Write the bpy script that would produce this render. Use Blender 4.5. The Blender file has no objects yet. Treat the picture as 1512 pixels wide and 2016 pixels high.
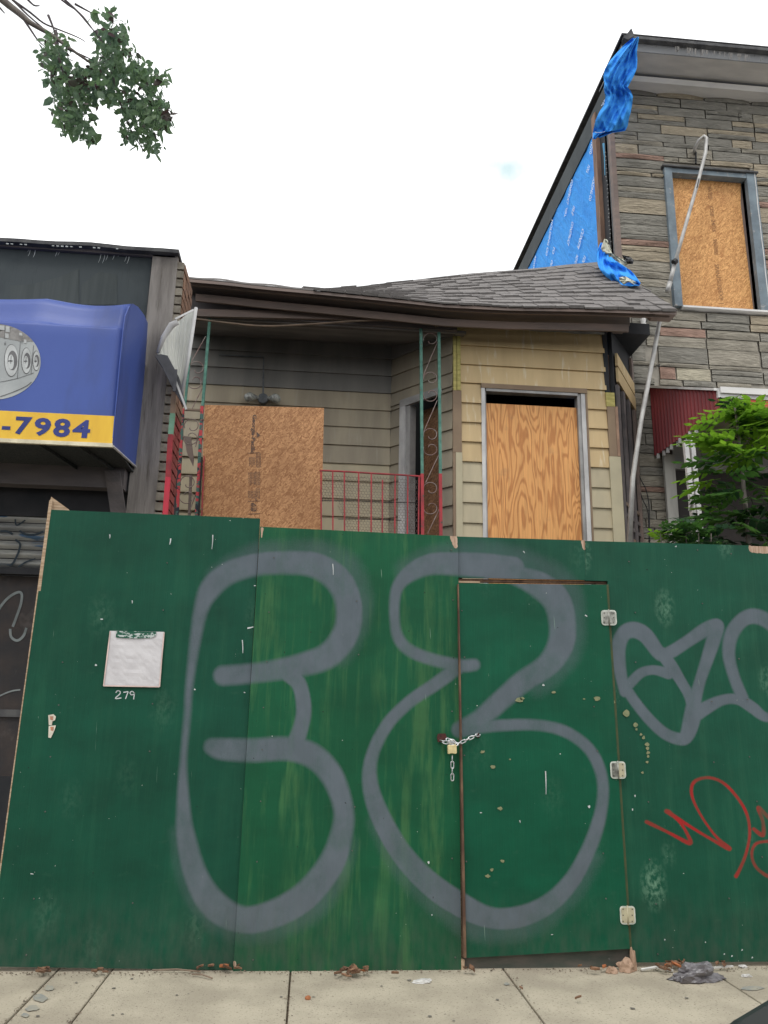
import bpy, bmesh, math, random
import numpy as np
from mathutils import Vector, noise
random.seed(7)
SC = bpy.context.scene
COL = SC.collection

# ---------------------------------------------------------------- camera
PITCH, YAW, ROLL, FPX = math.radians(14.26), math.radians(-4.87), math.radians(1.1075), 1564.7
CX, CY, HC = 756.0, 1008.0, 1.34
_f = Vector((-math.sin(YAW)*math.cos(PITCH), math.cos(YAW)*math.cos(PITCH), math.sin(PITCH)))
_r0 = Vector((math.cos(YAW), math.sin(YAW), 0)); _u0 = _r0.cross(_f)
_r = _r0*math.cos(ROLL) + _u0*math.sin(ROLL); _u = _u0*math.cos(ROLL) - _r0*math.sin(ROLL)
cam = bpy.data.cameras.new('camera'); camo = bpy.data.objects.new('camera', cam); COL.objects.link(camo)
from mathutils import Matrix
m = Matrix((( _r.x, _u.x, -_f.x, 0), (_r.y, _u.y, -_f.y, 0), (_r.z, _u.z, -_f.z, HC), (0, 0, 0, 1)))
camo.matrix_world = m
cam.sensor_fit = 'HORIZONTAL'; cam.sensor_width = 36; cam.lens = FPX/1512*36
cam.clip_start = 0.05; cam.clip_end = 2000
SC.camera = camo

# ---------------------------------------------------------------- sky, sun, exposure
SUN_EL, SUN_AZ = math.radians(58), math.radians(200)
w = bpy.data.worlds.new("World"); SC.world = w; w.use_nodes = True
nt = w.node_tree; nt.nodes.clear()
def WN(t, **k):
    n = nt.nodes.new(t)
    for a, b in k.items(): setattr(n, a, b)
    return n
out = WN('ShaderNodeOutputWorld'); bg = WN('ShaderNodeBackground'); bg.inputs[1].default_value = 0.1
sky = WN('ShaderNodeTexSky', sky_type='NISHITA', sun_disc=False, sun_elevation=SUN_EL, sun_rotation=SUN_AZ)
tc = WN('ShaderNodeTexCoord')
nz = WN('ShaderNodeTexNoise'); nz.inputs['Scale'].default_value = 2.2; nz.inputs['Detail'].default_value = 5
nt.links.new(tc.outputs['Generated'], nz.inputs['Vector'])
cr = WN('ShaderNodeValToRGB'); cr.color_ramp.elements[0].position = .40; cr.color_ramp.elements[0].color = (6.5, 6.75, 6.85, 1)
cr.color_ramp.elements[1].position = .60; cr.color_ramp.elements[1].color = (12.6, 12.7, 12.8, 1)
nt.links.new(nz.outputs[0], cr.inputs[0])
hole = (_r*((995-CX)/FPX) - _u*((331-CY)/FPX) + _f).normalized()
dn = WN('ShaderNodeVectorMath', operation='DISTANCE'); dn.inputs[1].default_value = hole
nz2 = WN('ShaderNodeTexNoise'); nz2.inputs['Scale'].default_value = 40; nz2.inputs['Detail'].default_value = 4
nt.links.new(tc.outputs['Generated'], nz2.inputs['Vector'])
sm = WN('ShaderNodeMath', operation='MULTIPLY_ADD'); sm.inputs[1].default_value = .065; 
nt.links.new(nz2.outputs[0], sm.inputs[0]); nt.links.new(dn.outputs['Value'], sm.inputs[2])
nt.links.new(tc.outputs['Generated'], dn.inputs[0])
mr = WN('ShaderNodeMapRange'); mr.inputs[1].default_value = .030; mr.inputs[2].default_value = .058; mr.inputs[3].default_value = .0; mr.inputs[4].default_value = 1.0
nt.links.new(sm.outputs[0], mr.inputs[0])
mx = WN('ShaderNodeMix', data_type='RGBA')
nt.links.new(mr.outputs[0], mx.inputs[0]); skm = WN('ShaderNodeMix', data_type='RGBA'); skm.inputs[0].default_value = .93; skm.inputs[7].default_value = (5.3, 6.75, 6.9, 1); nt.links.new(sky.outputs[0], skm.inputs[6]); nt.links.new(skm.outputs[2], mx.inputs[6]); nt.links.new(cr.outputs[0], mx.inputs[7])
nt.links.new(mx.outputs[2], bg.inputs[0]); nt.links.new(bg.outputs[0], out.inputs[0])
sl = bpy.data.lights.new('sun', 'SUN'); sl.energy = 0.8; sl.angle = math.radians(14); sl.color = (1, .97, .92)
so = bpy.data.objects.new('sun', sl); COL.objects.link(so); so.location = (0, 0, 30)
sd = Vector((math.sin(SUN_AZ)*math.cos(SUN_EL), math.cos(SUN_AZ)*math.cos(SUN_EL), math.sin(SUN_EL)))
so.rotation_euler = (-sd).to_track_quat('-Z', 'Y').to_euler()
SC.view_settings.view_transform = 'Standard'; SC.view_settings.look = 'None'
SC.view_settings.exposure = 0.5; SC.view_settings.gamma = 1; SC.view_settings.use_curve_mapping = False

# ---------------------------------------------------------------- helpers
O = Vector((0, 0, HC))
def ray(px, py): return _r*((px-CX)/FPX) - _u*((py-CY)/FPX) + _f
def at(px, py, Y):
    d = ray(px, py); return O + d*(Y/d.y)
def atx(px, py, X):
    d = ray(px, py); return O + d*(X/d.x)
def atz(px, py, Z=0.0):
    d = ray(px, py); return O + d*((Z-HC)/d.z)
def V(*a): return Vector(a)

def nodes(name):
    m = bpy.data.materials.new(name); m.use_nodes = True
    t = m.node_tree; b = t.nodes['Principled BSDF']
    return m, t, b
class NG:
    def __init__(s, t): s.t = t
    def __call__(s, typ, ins=None, **k):
        n = s.t.nodes.new('ShaderNode'+typ)
        for a, b in k.items(): setattr(n, a, b)
        for a, b in (ins or {}).items():
            if isinstance(b, bpy.types.NodeSocket): s.t.links.new(b, n.inputs[a])
            else: n.inputs[a].default_value = b
        return n
    def pos(s, sc=(1, 1, 1), rot=(0, 0, 0)):
        g = s('NewGeometry')
        a = s('Mapping', {'Vector': g.outputs['Position'], 'Rotation': rot})
        return s('Mapping', {'Vector': a.outputs[0], 'Scale': sc}).outputs[0]
    def noise(s, vec, scale, det=5, rough=.55, dist=0):
        return s('TexNoise', {'Vector': vec, 'Scale': scale, 'Detail': det, 'Roughness': rough, 'Distortion': dist}).outputs[0]
    def ramp(s, v, lo, hi, a=0., b=1.):
        return s('MapRange', {0: v, 1: lo, 2: hi, 3: a, 4: b}).outputs[0]
    def mix(s, f, a, b):
        c = lambda q: q if isinstance(q, bpy.types.NodeSocket) else (q[0], q[1], q[2], 1)
        return s('Mix', {0: f, 6: c(a), 7: c(b)}, data_type='RGBA').outputs[2]
    def math(s, op, a, b=0.): return s('Math', {0: a, 1: b}, operation=op).outputs[0]
    def mul(s, c, v):
        cc = c if isinstance(c, bpy.types.NodeSocket) else (c[0], c[1], c[2], 1)
        return s('VectorMath', {0: cc, 'Scale': v}, operation='SCALE').outputs[0]
    def bump(s, b, h, strength=.3, dist=.01):
        n = s('Bump', {'Height': h, 'Strength': strength, 'Distance': dist})
        s.t.links.new(n.outputs[0], b.inputs['Normal'])

def base(name, c1, c2=None, sc=(1, 1, 1), s=6, rough=.75, metal=0, bump=.15, bs=None, bsc=None, rnd=0, lo=.38, hi=.62,
         c3=None, s3=30, lo3=.62, hi3=.68, sc3=None, spec=.35, dist=.006, det=6):
    m, t, b = nodes(name); g = NG(t)
    c2 = c2 or tuple(x*.75 for x in c1)
    n = g.noise(g.pos(sc), s, det)
    col = g.mix(g.ramp(n, lo, hi), c1, c2)
    if c3:
        n3 = g.noise(g.pos(sc3 or sc), s3, 5)
        col = g.mix(g.ramp(n3, lo3, hi3), col, c3)
    if rnd:
        oi = g('ObjectInfo').outputs['Random']
        col = g.mul(col, g.ramp(oi, 0, 1, 1-rnd, 1+rnd))
    t.links.new(col, b.inputs['Base Color'])
    b.inputs['Roughness'].default_value = rough; b.inputs['Metallic'].default_value = metal
    b.inputs['Specular IOR Level'].default_value = spec
    if bump: g.bump(b, g.noise(g.pos(bsc or sc), bs or s*6, 6), bump, dist)
    return m

class B:
    def __init__(s): s.v = []; s.f = []
    def quad(s, *p):
        k = len(s.v); s.v += [Vector(q) for q in p]; s.f.append(tuple(range(k, k+len(p)))); return s
    def prism(s, poly, vec):
        n = len(poly); k = len(s.v); vec = Vector(vec)
        s.v += [Vector(p) for p in poly] + [Vector(p)+vec for p in poly]
        s.f.append(tuple(range(k, k+n))); s.f.append(tuple(range(k+2*n-1, k+n-1, -1)))
        for i in range(n):
            j = (i+1) % n; s.f.append((k+i, k+n+i, k+n+j, k+j))
        return s
    def box(s, x0, x1, y0, y1, z0, z1):
        return s.prism([(x0, y0, z0), (x1, y0, z0), (x1, y0, z1), (x0, y0, z1)], (0, y1-y0, 0))
    def bar(s, a, b, w, d, up=None):
        a = Vector(a); b = Vector(b); t = (b-a).normalized()
        side = t.cross(Vector((0, 1, 0)))
        if side.length < .1: side = t.cross(Vector((1, 0, 0)))
        side.normalize(); n = t.cross(side).normalized()
        p = [a+side*w/2+n*d/2, a-side*w/2+n*d/2, a-side*w/2-n*d/2, a+side*w/2-n*d/2]
        return s.prism(p, b-a)
    def tube(s, pts, r, n=6, closed=False):
        pts = [Vector(p) for p in pts]; N = len(pts); k = len(s.v)
        rs = r if isinstance(r, (list, tuple)) else [r]*N
        ref = Vector((0, 1, 0))
        for i, p in enumerate(pts):
            a = pts[(i-1) % N] if closed or i > 0 else p
            c = pts[(i+1) % N] if closed or i < N-1 else p
            t = (c-a)
            t = t.normalized() if t.length > 1e-9 else Vector((0, 0, 1))
            s1 = t.cross(ref)
            if s1.length < .15: s1 = t.cross(Vector((1, 0, .3)))
            s1.normalize(); s2 = t.cross(s1)
            for j in range(n):
                an = 2*math.pi*j/n; s.v.append(p + (s1*math.cos(an)+s2*math.sin(an))*rs[i])
        M = N if closed else N-1
        for i in range(M):
            i2 = (i+1) % N
            for j in range(n):
                j2 = (j+1) % n; s.f.append((k+i*n+j, k+i*n+j2, k+i2*n+j2, k+i2*n+j))
        if not closed:
            s.f.append(tuple(range(k, k+n))[::-1]); s.f.append(tuple(range(k+(N-1)*n, k+N*n)))
        return s
    def grid(s, fn, nu, nv):
        k = len(s.v)
        for i in range(nu+1):
            for j in range(nv+1): s.v.append(Vector(fn(i/nu, j/nv)))
        for i in range(nu):
            for j in range(nv):
                a = k+i*(nv+1)+j; s.f.append((a, a+nv+1, a+nv+2, a+1))
        return s
    def sheet(s, fn, nu, nv, th):
        """grid with thickness along vector th"""
        th = Vector(th); s.grid(fn, nu, nv); s.grid(lambda u, v: Vector(fn(u, v))+th, nu, nv)
        k = len(s.v)-2*(nu+1)*(nv+1); o = (nu+1)*(nv+1); q = nv+1
        ring = [i*q for i in range(nu+1)] + [nu*q+j for j in range(1, nv+1)] + [i*q+nv for i in range(nu-1, -1, -1)] + [j for j in range(nv-1, 0, -1)]
        for a, b in zip(ring, ring[1:]+ring[:1]): s.f.append((k+a, k+b, k+b+o, k+a+o))
        return s
def wt(p):
    t = Vector((0, 0, 0))
    while p is not None: t += p.location; p = p.parent
    return t
def mk(name, b, mat, parent=None, smooth=False, kind=None, label=None, recalc=True):
    me = bpy.data.meshes.new(name)
    me.from_pydata([tuple(v) for v in b.v], [], b.f); me.validate()
    if recalc:
        bm = bmesh.new(); bm.from_mesh(me); bmesh.ops.recalc_face_normals(bm, faces=bm.faces); bm.to_mesh(me); bm.free()
    if smooth: me.polygons.foreach_set('use_smooth', [True]*len(me.polygons))
    me.materials.append(mat)
    o = bpy.data.objects.new(name, me); COL.objects.link(o)
    if parent: o.parent = parent; o.location = -wt(parent)
    if kind: o['kind'] = kind
    if label: o['label'] = label
    return o
def thing(name, label, cat, loc, group=None):
    o = bpy.data.objects.new(name, None); COL.objects.link(o); o.location = loc; o.empty_display_size = .1
    o['label'] = label; o['category'] = cat
    if group: o['group'] = group
    return o
def single(name, b, mat, label, cat, group=None, smooth=False):
    n = len(b.v); c = sum((v for v in b.v), Vector())/n; c.z = min(v.z for v in b.v)
    b.v = [v-c for v in b.v]
    o = mk(name, b, mat, smooth=smooth); o.location = c; o['label'] = label; o['category'] = cat
    if group: o['group'] = group
    return o
def bevel(o, w=.004, seg=2):
    md = o.modifiers.new('bevel', 'BEVEL'); md.width = w; md.segments = seg; md.limit_method = 'ANGLE'; return o
def pxpoly(pts, Y): return [at(x, y, Y) for x, y in pts]
def ribbon(b, pts, wpx, Y, n=5):
    """flat painted strip along pixel points, on the plane y=Y"""
    P = crom([(x, y, wpx if not isinstance(wpx, (list, tuple)) else wpx[i]) for i, (x, y) in enumerate(pts)], n)
    k = len(b.v)
    for i, p in enumerate(P):
        a = P[max(0, i-1)]; c = P[min(len(P)-1, i+1)]; dx, dy = c[0]-a[0], c[1]-a[1]; L = math.hypot(dx, dy) or 1
        nx, ny = -dy/L*p[2]/2, dx/L*p[2]/2
        b.v += [at(p[0]+nx, p[1]+ny, Y), at(p[0]-nx, p[1]-ny, Y)]
    for i in range(len(P)-1): b.f.append((k+2*i, k+2*i+1, k+2*i+3, k+2*i+2))
    return b
def crom(P, n=6):
    P = [np.array(p, float) for p in P]; out = []
    for i in range(len(P)-1):
        p0 = P[max(0, i-1)]; p1 = P[i]; p2 = P[i+1]; p3 = P[min(len(P)-1, i+2)]
        for k in range(n):
            t = k/n; out.append(.5*((2*p1)+(-p0+p2)*t+(2*p0-5*p1+4*p2-p3)*t*t+(-p0+3*p1-3*p2+p3)*t**3))
    out.append(P[-1]); return out
_tc = {}
def text_b(s, org, R, U, wid, hei, bold=0., n=None):
    """lettering fitted in a parallelogram: org = lower left, R,U unit vectors"""
    if (s, bold) not in _tc:
        cu = bpy.data.curves.new('lettering', 'FONT'); cu.body = s; cu.offset = bold; cu.resolution_u = 3
        o = bpy.data.objects.new('lettering', cu); COL.objects.link(o)
        dg = bpy.context.evaluated_depsgraph_get(); me = bpy.data.meshes.new_from_object(o.evaluated_get(dg))
        vs = [v.co.copy() for v in me.vertices]; fs = [tuple(p.vertices) for p in me.polygons]
        bpy.data.objects.remove(o); bpy.data.curves.remove(cu); bpy.data.meshes.remove(me); _tc[(s, bold)] = (vs, fs)
    vs, fs = _tc[(s, bold)]
    x0 = min(v.x for v in vs); x1 = max(v.x for v in vs); y0 = min(v.y for v in vs); y1 = max(v.y for v in vs)
    b = B(); b.v = [Vector(org)+Vector(R)*((v.x-x0)/(x1-x0)*wid)+Vector(U)*((v.y-y0)/(y1-y0)*hei) for v in vs]; b.f = list(fs)
    return b
def merge(bs):
    r = B()
    for b in bs:
        k = len(r.v); r.v += b.v; r.f += [tuple(i+k for i in f) for f in b.f]
    return r

YF = 4.76      # fence
YL = 5.6       # left storefront
YS = 8.0       # stone house front
YB = 7.4       # bay front
YP = 7.22      # porch rail
YW = 8.05      # porch back wall
YE = 6.9       # eave

# ---------------------------------------------------------------- materials
def osb_mat(name, cd, cl):
    m, t, b = nodes(name); g = NG(t); lay = []
    for k, (an, sx, sz) in enumerate([(.15, 70, 13), (1.35, 60, 16), (-.75, 64, 15), (2.5, 80, 22)]):
        v = g.pos((sx, 30, sz), (0, an, 0))
        d = g('VectorMath', {0: v, 1: g('VectorMath', {0: g('TexNoise', {'Vector': g.pos(), 'Scale': 18.0}).outputs[1], 'Scale': 1.6}, operation='SCALE').outputs[0]}, operation='ADD').outputs[0]
        vo = g('TexVoronoi', {'Vector': d, 'Scale': 1.0, 'Randomness': 1.0})
        lay.append((g('SeparateColor', {0: vo.outputs['Color']}).outputs[0], vo.outputs['Distance']))
    v = lay[0][0]
    for i in range(1, 4):
        f = g.ramp(g.noise(g.pos(), 22+9*i, 3), .46, .52); v = g.mix(f, v, lay[i][0])
    fine = g.noise(g.pos((160, 30, 60)), 1.2, 5)
    val = g.math('ADD', g('RGBToBW', {0: v}).outputs[0], g.math('MULTIPLY', g.math('SUBTRACT', fine, .5), .7))
    c = g.mix(g.ramp(val, .05, .95), cd, cl)
    big = g.noise(g.pos(), 2.0, 3)
    c = g.mix(g.ramp(big, .45, .7, 0, .3), c, tuple(x*.75 for x in cd))
    t.links.new(c, b.inputs['Base Color']); b.inputs['Roughness'].default_value = .7; g.bump(b, val, .3, .003)
    return m
def ply_mat(name, cl, cd):
    m, t, b = nodes(name); g = NG(t)
    n = g.noise(g.pos((4.6, 1, .7)), 1.0, 2.6, .5, .25)
    w_ = g.math('SINE', g.math('ADD', g.math('MULTIPLY', n, 104.0), g.math('MULTIPLY', g.noise(g.pos((34, 1, 6)), 1, 4), 2.6)))
    f = g.ramp(w_, -.15, .95)
    c = g.mix(f, cl, cd)
    c = g.mul(c, g.ramp(g.noise(g.pos((90, 1, 3)), 1, 5), .3, .7, .82, 1.12))
    soot = g.noise(g.pos((2, 1, 2)), 2, 4)
    c = g.mix(g.ramp(soot, .6, .75, 0, .45), c, (.22, .13, .07))
    t.links.new(c, b.inputs['Base Color']); b.inputs['Roughness'].default_value = .6
    return m
def fence_mat(name, c1, c2, streak, knots=.0):
    m, t, b = nodes(name); g = NG(t)
    c = g.mix(g.ramp(g.noise(g.pos((1.3, 1, .8)), 1.6, 4), .3, .7), c1, tuple(x*1.25 for x in c1))
    st = g.noise(g.pos((9, 1, .9)), 1.4, 7, .62, .3)
    blot = g.ramp(g.noise(g.pos((1.1, 1, .55)), 1.7, 3), .36, .54)
    c = g.mix(g.math('MULTIPLY', g.ramp(st, .50, .64, 0, streak), blot), c, c2)
    st2 = g.noise(g.pos((30, 1, 1.4)), 1.2, 6, .6)
    c = g.mix(g.math('MULTIPLY', g.ramp(st2, .54, .66, 0, streak*.55), g.ramp(g.noise(g.pos(), 2.2, 3), .4, .6)), c, c2)
    fine = g.noise(g.pos((140, 1, 4)), 1.0, 5, .6)
    c = g.mul(c, g.ramp(fine, .3, .7, .94, 1.06))
    c = g.mul(c, g.ramp(g.noise(g.pos((1, 1, 1.6)), 3.1, 6, .6), .3, .7, .84, 1.18))
    scuff = g.noise(g.pos((4, 1, 9)), 2.5, 8, .7)
    c = g.mix(g.ramp(scuff, .60, .74, 0, .25), c, (.035, .10, .06))
    if knots:
        vo = g('TexVoronoi', {'Vector': g.pos((3.3, 1, 1.9)), 'Scale': 1.0})
        k = g.ramp(vo.outputs['Distance'], .0, .30, 1, 0)
        nn = g.ramp(g.noise(g.pos((26, 1, 18)), 1.5, 5, .65), .42, .62)
        c = g.mix(g.math('MULTIPLY', g.math('MULTIPLY', k, nn), knots), c, (.12, .24, .16))
    sp = g.attr('spray'); rd = g.attr('red'); ba = g.attr('bare')
    sp = g.math('MULTIPLY', sp, g.ramp(g.noise(g.pos((1, 1, .7)), 6, 5, .6), .3, .7, .72, 1.15))
    spn = g.math('ADD', sp, g.math('MULTIPLY', g.math('SUBTRACT', g.noise(g.pos(), 240, 2), .5), .35))
    spf = g.ramp(spn, .12, .95)
    spf = g.math('MULTIPLY', spf, g.ramp(st2, .5, .75, 1, .90 if streak > .5 else .98))
    gray = g.mix(g.ramp(g.noise(g.pos((3, 1, 2)), 3, 6), .35, .65), (.106, .130, .152), (.090, .112, .130))
    c = g.mix(spf, c, gray)
    c = g.mix(g.ramp(g.math('ADD', rd, g.math('MULTIPLY', g.math('SUBTRACT', g.noise(g.pos((60, 1, 60)), 3, 3), .5), .5)), .2, .9, 0, g.ramp(g.noise(g.pos(), 5, 3), .35, .65, .35, .95)), c, (.34, .012, .014))
    # chipped specks and scratches of pale primer
    ch = g.noise(g.pos((1, 1, 1)), 55, 3, .5)
    chm = g.noise(g.pos(), 2.3, 3)
    c = g.mix(g.math('MULTIPLY', g.ramp(ch, .755, .775), g.ramp(chm, .48, .56)), c, (.62, .66, .60))
    sc_ = g.noise(g.pos((80, 1, 2.5), (0, .05, 0)), 1.0, 2)
    c = g.mix(g.math('MULTIPLY', g.ramp(sc_, .765, .79, 0, .5), g.ramp(g.noise(g.pos(), 5, 2), .5, .55)), c, (.30, .42, .33))
    dk = g.noise(g.pos(), 34, 2)
    c = g.mix(g.math('MULTIPLY', g.ramp(dk, .76, .78), .8), c, (.01, .012, .01))
    wood = g.mix(g.ramp(g.noise(g.pos((50, 1, 5)), 2, 5), .4, .6), (.50, .36, .27), (.33, .21, .14))
    c = g.mix(g.ramp(g.math('ADD', ba, g.math('MULTIPLY', g.math('SUBTRACT', g.noise(g.pos(), 60, 4), .5), .9)), .45, .52), c, wood)
    # dirt splashed up from the pavement
    z = g('SeparateXYZ', {0: g('NewGeometry').outputs['Position']}).outputs[2]
    d = g.math('MULTIPLY', g.ramp(z, 0.0, .42, 1, 0), g.ramp(g.noise(g.pos((8, 1, 3)), 3, 6), .3, .65))
    c = g.mix(g.math('MULTIPLY', d, .45), c, (.07, .085, .065))
    t.links.new(c, b.inputs['Base Color'])
    b.inputs['Roughness'].default_value = .55; b.inputs['Specular IOR Level'].default_value = .22
    hh = g.math('ADD', g.math('MULTIPLY', fine, .6), g.math('ADD', st, g.noise(g.pos(), 3.0, 2)))
    g.bump(b, hh, .35, .004)
    return m
def _attr(s, nm): return s('Attribute', attribute_name=nm).outputs['Fac']
NG.attr = _attr

GREEN = (.0075, .068, .034)
M_f1 = fence_mat('fence_paint_dark', (.0022, .050, .028), (.014, .085, .045), .25, .25)
M_f2 = fence_mat('fence_paint_worn', (.0035, .066, .028), (.040, .125, .046), .8)
M_f3 = fence_mat('fence_paint_header', (.0048, .060, .034), (.02, .10, .05), .3, .2)
M_f4 = fence_mat('fence_paint_right', (.004, .057, .032), (.022, .10, .055), .3, 1.3)
M_door = fence_mat('fence_paint_door', (.0012, .062, .031), (.010, .085, .042), .25, .15)
M_raw = base('raw_plywood_edge', (.48, .36, .25), (.30, .20, .12), sc=(3, 3, 30), s=3, rough=.85)
M_edge = base('stained_wood_edge', (.085, .045, .03), (.19, .115, .07), sc=(8, 8, 3), s=2, rough=.8)
M_osb = osb_mat('osb_board', (.30, .125, .045), (.62, .33, .15))
M_osb2 = osb_mat('osb_board_upper', (.42, .175, .05), (.80, .44, .165))
M_osb3 = osb_mat('osb_board_door', (.14, .06, .028), (.34, .18, .09))
M_ply = ply_mat('plywood_window', (.72, .35, .115), (.50, .20, .055))
M_conc = base('concrete', (.49, .435, .335), (.37, .325, .25), s=2.8, rough=.9, bump=.5, bs=140, c3=(.19, .165, .13), s3=70, lo3=.59, hi3=.67, det=10, sc3=(1, 1.6, 1))
M_dirt = base('joint_dirt', (.17, .125, .09), (.09, .07, .05), s=30)
M_asph = base('asphalt', (.05, .05, .052), (.035, .035, .036), s=40, rough=.9, bump=.6, bs=200)
M_yard = base('yard_soil', (.11, .09, .06), (.05, .045, .03), s=5)
M_iron_g = base('green_iron_paint', (.12, .27, .21), (.06, .16, .13), s=14, c3=(.18, .08, .06), s3=30, lo3=.66, hi3=.7)
M_iron_r = base('red_iron_paint', (.42, .05, .06), (.26, .045, .05), s=12, c3=(.05, .10, .08), s3=24, lo3=.64, hi3=.68)
M_iron_m = base('flaking_iron_paint', (.50, .06, .07), (.07, .14, .12), sc=(1, 1, 1.6), s=9, lo=.49, hi=.51, c3=(.03, .035, .05), s3=11, lo3=.56, hi3=.58)
M_wire = base('wire_metal', (.28, .24, .22), (.20, .12, .11), s=20, metal=.4, rough=.5, bump=0)
M_red = base('red_paint', (.62, .05, .08), (.44, .05, .07), s=6)
M_black = base('black_wood', (.016, .018, .022), (.03, .03, .034), s=4, bump=.2)
M_tar = base('tar_paper', (.045, .055, .060), (.062, .074, .078), sc=(1, 1, .7), s=1.8, bump=.3, bs=5, rough=.8, lo=.45, hi=.55, c3=(.035, .042, .046), s3=60, sc3=(3, 1, .05))
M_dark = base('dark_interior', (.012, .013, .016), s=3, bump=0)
M_wood = base('weathered_grey_wood', (.29, .265, .245), (.18, .162, .148), sc=(6, 6, .7), s=3, rough=.95, bump=.6, bs=9, bsc=(14, 14, .9), c3=(.09, .075, .06), s3=3, sc3=(12, 12, .8), lo3=.6, hi3=.7)
M_burnt = base('charred_brown_wood', (.15, .13, .128), (.11, .10, .103), sc=(1, 3, 3), s=3, bump=.4)
M_bwood = base('brown_wood', (.235, .175, .15), (.18, .142, .127), sc=(1, 6, 6), s=2, bump=.3)
M_strip = base('pale_brown_trim', (.25, .18, .13), (.16, .12, .09), s=6)
M_ceil = base('porch_ceiling_paint', (.26, .24, .235), (.18, .17, .17), sc=(1, 4, 1), s=2)
M_sidY = base('yellowed_siding', (.58, .43, .23), (.51, .375, .20), sc=(3, 3, .35), s=2.2, rough=.5, bump=.1, rnd=.07, c3=(.62, .53, .36), s3=4, sc3=(6, 1, .8), lo3=.6, hi3=.72)
M_sidG = base('pale_siding', (.50, .43, .29), (.42, .365, .25), sc=(3, 3, .6), s=2, rough=.5, bump=.1, rnd=.06)
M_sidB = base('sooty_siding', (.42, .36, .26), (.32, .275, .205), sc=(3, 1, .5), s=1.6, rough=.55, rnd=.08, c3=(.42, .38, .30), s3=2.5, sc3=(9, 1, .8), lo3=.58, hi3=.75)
M_sidS = base('sooty_shaded_siding', (.235, .225, .205), (.18, .175, .165), sc=(3, 1, .5), s=1.6, rough=.6, rnd=.1)  # soot plus the porch's shade, both put into the board colour
M_sidA = base('grey_tan_siding', (.34, .295, .22), (.26, .23, .18), sc=(3, 1, .5), s=1.6, rough=.55, rnd=.08)
M_trimY = base('yellow_foam_trim', (.52, .45, .16), (.36, .31, .10), sc=(2, 2, 9), s=4, bump=.3)
M_trimB = base('brown_metal_trim', (.27, .195, .13), (.22, .155, .105), s=3)
M_trimP = base('pale_metal_trim', (.50, .45, .31), (.43, .385, .27), s=3)
M_white = base('white_aluminium', (.62, .61, .60), (.42, .41, .41), sc=(1, 1, .5), s=5, rough=.4, bump=.05)
M_gframe = base('grey_aluminium', (.36, .35, .34), (.24, .235, .23), s=5, rough=.4, bump=.05)
M_bluegrey = base('blue_grey_paint', (.20, .25, .285), (.14, .175, .205), s=7, rough=.6, c3=(.30, .30, .30), s3=16)
M_corn = base('grey_cornice_paint', (.35, .355, .365), (.29, .295, .305), sc=(.6, 2, 2), s=3, c3=(.16, .15, .15), s3=6, sc3=(5, 2, 1))
M_cornL = base('light_cornice_paint', (.74, .72, .70), (.60, .59, .58), sc=(.6, 2, 2), s=3)
M_gut = base('dark_gutter', (.06, .06, .065), (.12, .12, .12), s=8)
M_mort = base('mortar', (.36, .33, .28), (.27, .25, .215), s=12, bump=.4)
def stone_mat(name, c):
    return base(name, c, tuple(x*.70 for x in c), sc=(1, 1, 5.5), s=4.0, rough=.95, bump=1.0, bs=11, bsc=(1, 1, 4.5), rnd=.09, dist=.03, lo=.38, hi=.66, c3=tuple(x*1.25 for x in c), s3=9, lo3=.56, hi3=.7)
M_st = {'g': stone_mat('grey_stone', (.275, .26, .225)), 't': stone_mat('tan_stone', (.43, .365, .27)), 'p': stone_mat('pink_stone', (.36, .235, .185)),
        'w': stone_mat('cream_stone', (.47, .43, .33)), 'm': stone_mat('warm_grey_stone', (.335, .305, .25))}
M_brick = base('old_brick', (.30, .175, .115), (.20, .12, .085), s=12, rough=.9, bump=.5, rnd=.22)
M_brickR = base('red_painted_brick', (.32, .075, .07), (.22, .055, .05), s=12, rough=.8, bump=.4, rnd=.15)
M_brickF = base('brick_end', (.30, .27, .22), (.19, .165, .13), s=14, rough=.9, bump=.5, rnd=.2)
M_mortD = base('dark_mortar', (.055, .045, .04), s=20)
def tarp_mat(name, c, c2):
    m, t, b = nodes(name); g = NG(t)
    n = g.noise(g.pos((1, 1, .45), (.5, 0, .3)), 2.5, 4)
    col = g.mix(g.ramp(n, .35, .65), c, c2)
    t.links.new(col, b.inputs['Base Color']); b.inputs['Roughness'].default_value = .75; b.inputs['Specular IOR Level'].default_value = .12
    wr = g.noise(g.pos((1, 3.2, .9), (.62, 0, 0)), 3.2, 4, .5, .8)
    wr2 = g.noise(g.pos((1, 9, 1.2), (-.35, 0, 0)), 3, 3, .5, .3)
    weave = g.noise(g.pos(), 300, 1)
    g.bump(b, g.math('ADD', g.math('ADD', wr, g.math('MULTIPLY', wr2, .4)), g.math('MULTIPLY', weave, .03)), .55, .05)
    return m
M_tarp = tarp_mat('blue_tarp', (.065, .37, .92), (.050, .31, .86))
M_tarpw = base('white_tarp_back', (.62, .62, .52), (.45, .45, .36), s=9)
M_print = base('white_print', (.80, .84, .88), (.50, .62, .80), s=30, lo=.5, hi=.6, bump=0)
M_vinyl = base('blue_vinyl', (.060, .105, .36), (.048, .085, .315), sc=(1, 1, .3), s=1.3, rough=.42, bump=.16, bs=2.5, dist=.03, c3=(.045, .07, .20), s3=1.6, lo3=.55, hi3=.75, sc3=(1.5, 1.5, .5))
M_yel = base('yellow_vinyl', (.80, .50, .045), (.72, .43, .04), sc=(4, 1, 1), s=2, rough=.4, bump=.03, c3=(.52, .34, .06), s3=2, sc3=(14, 1, 1.4), lo3=.62, hi3=.78)
M_navy = base('navy_print', (.030, .045, .22), s=3, bump=0, rough=.4)
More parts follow.
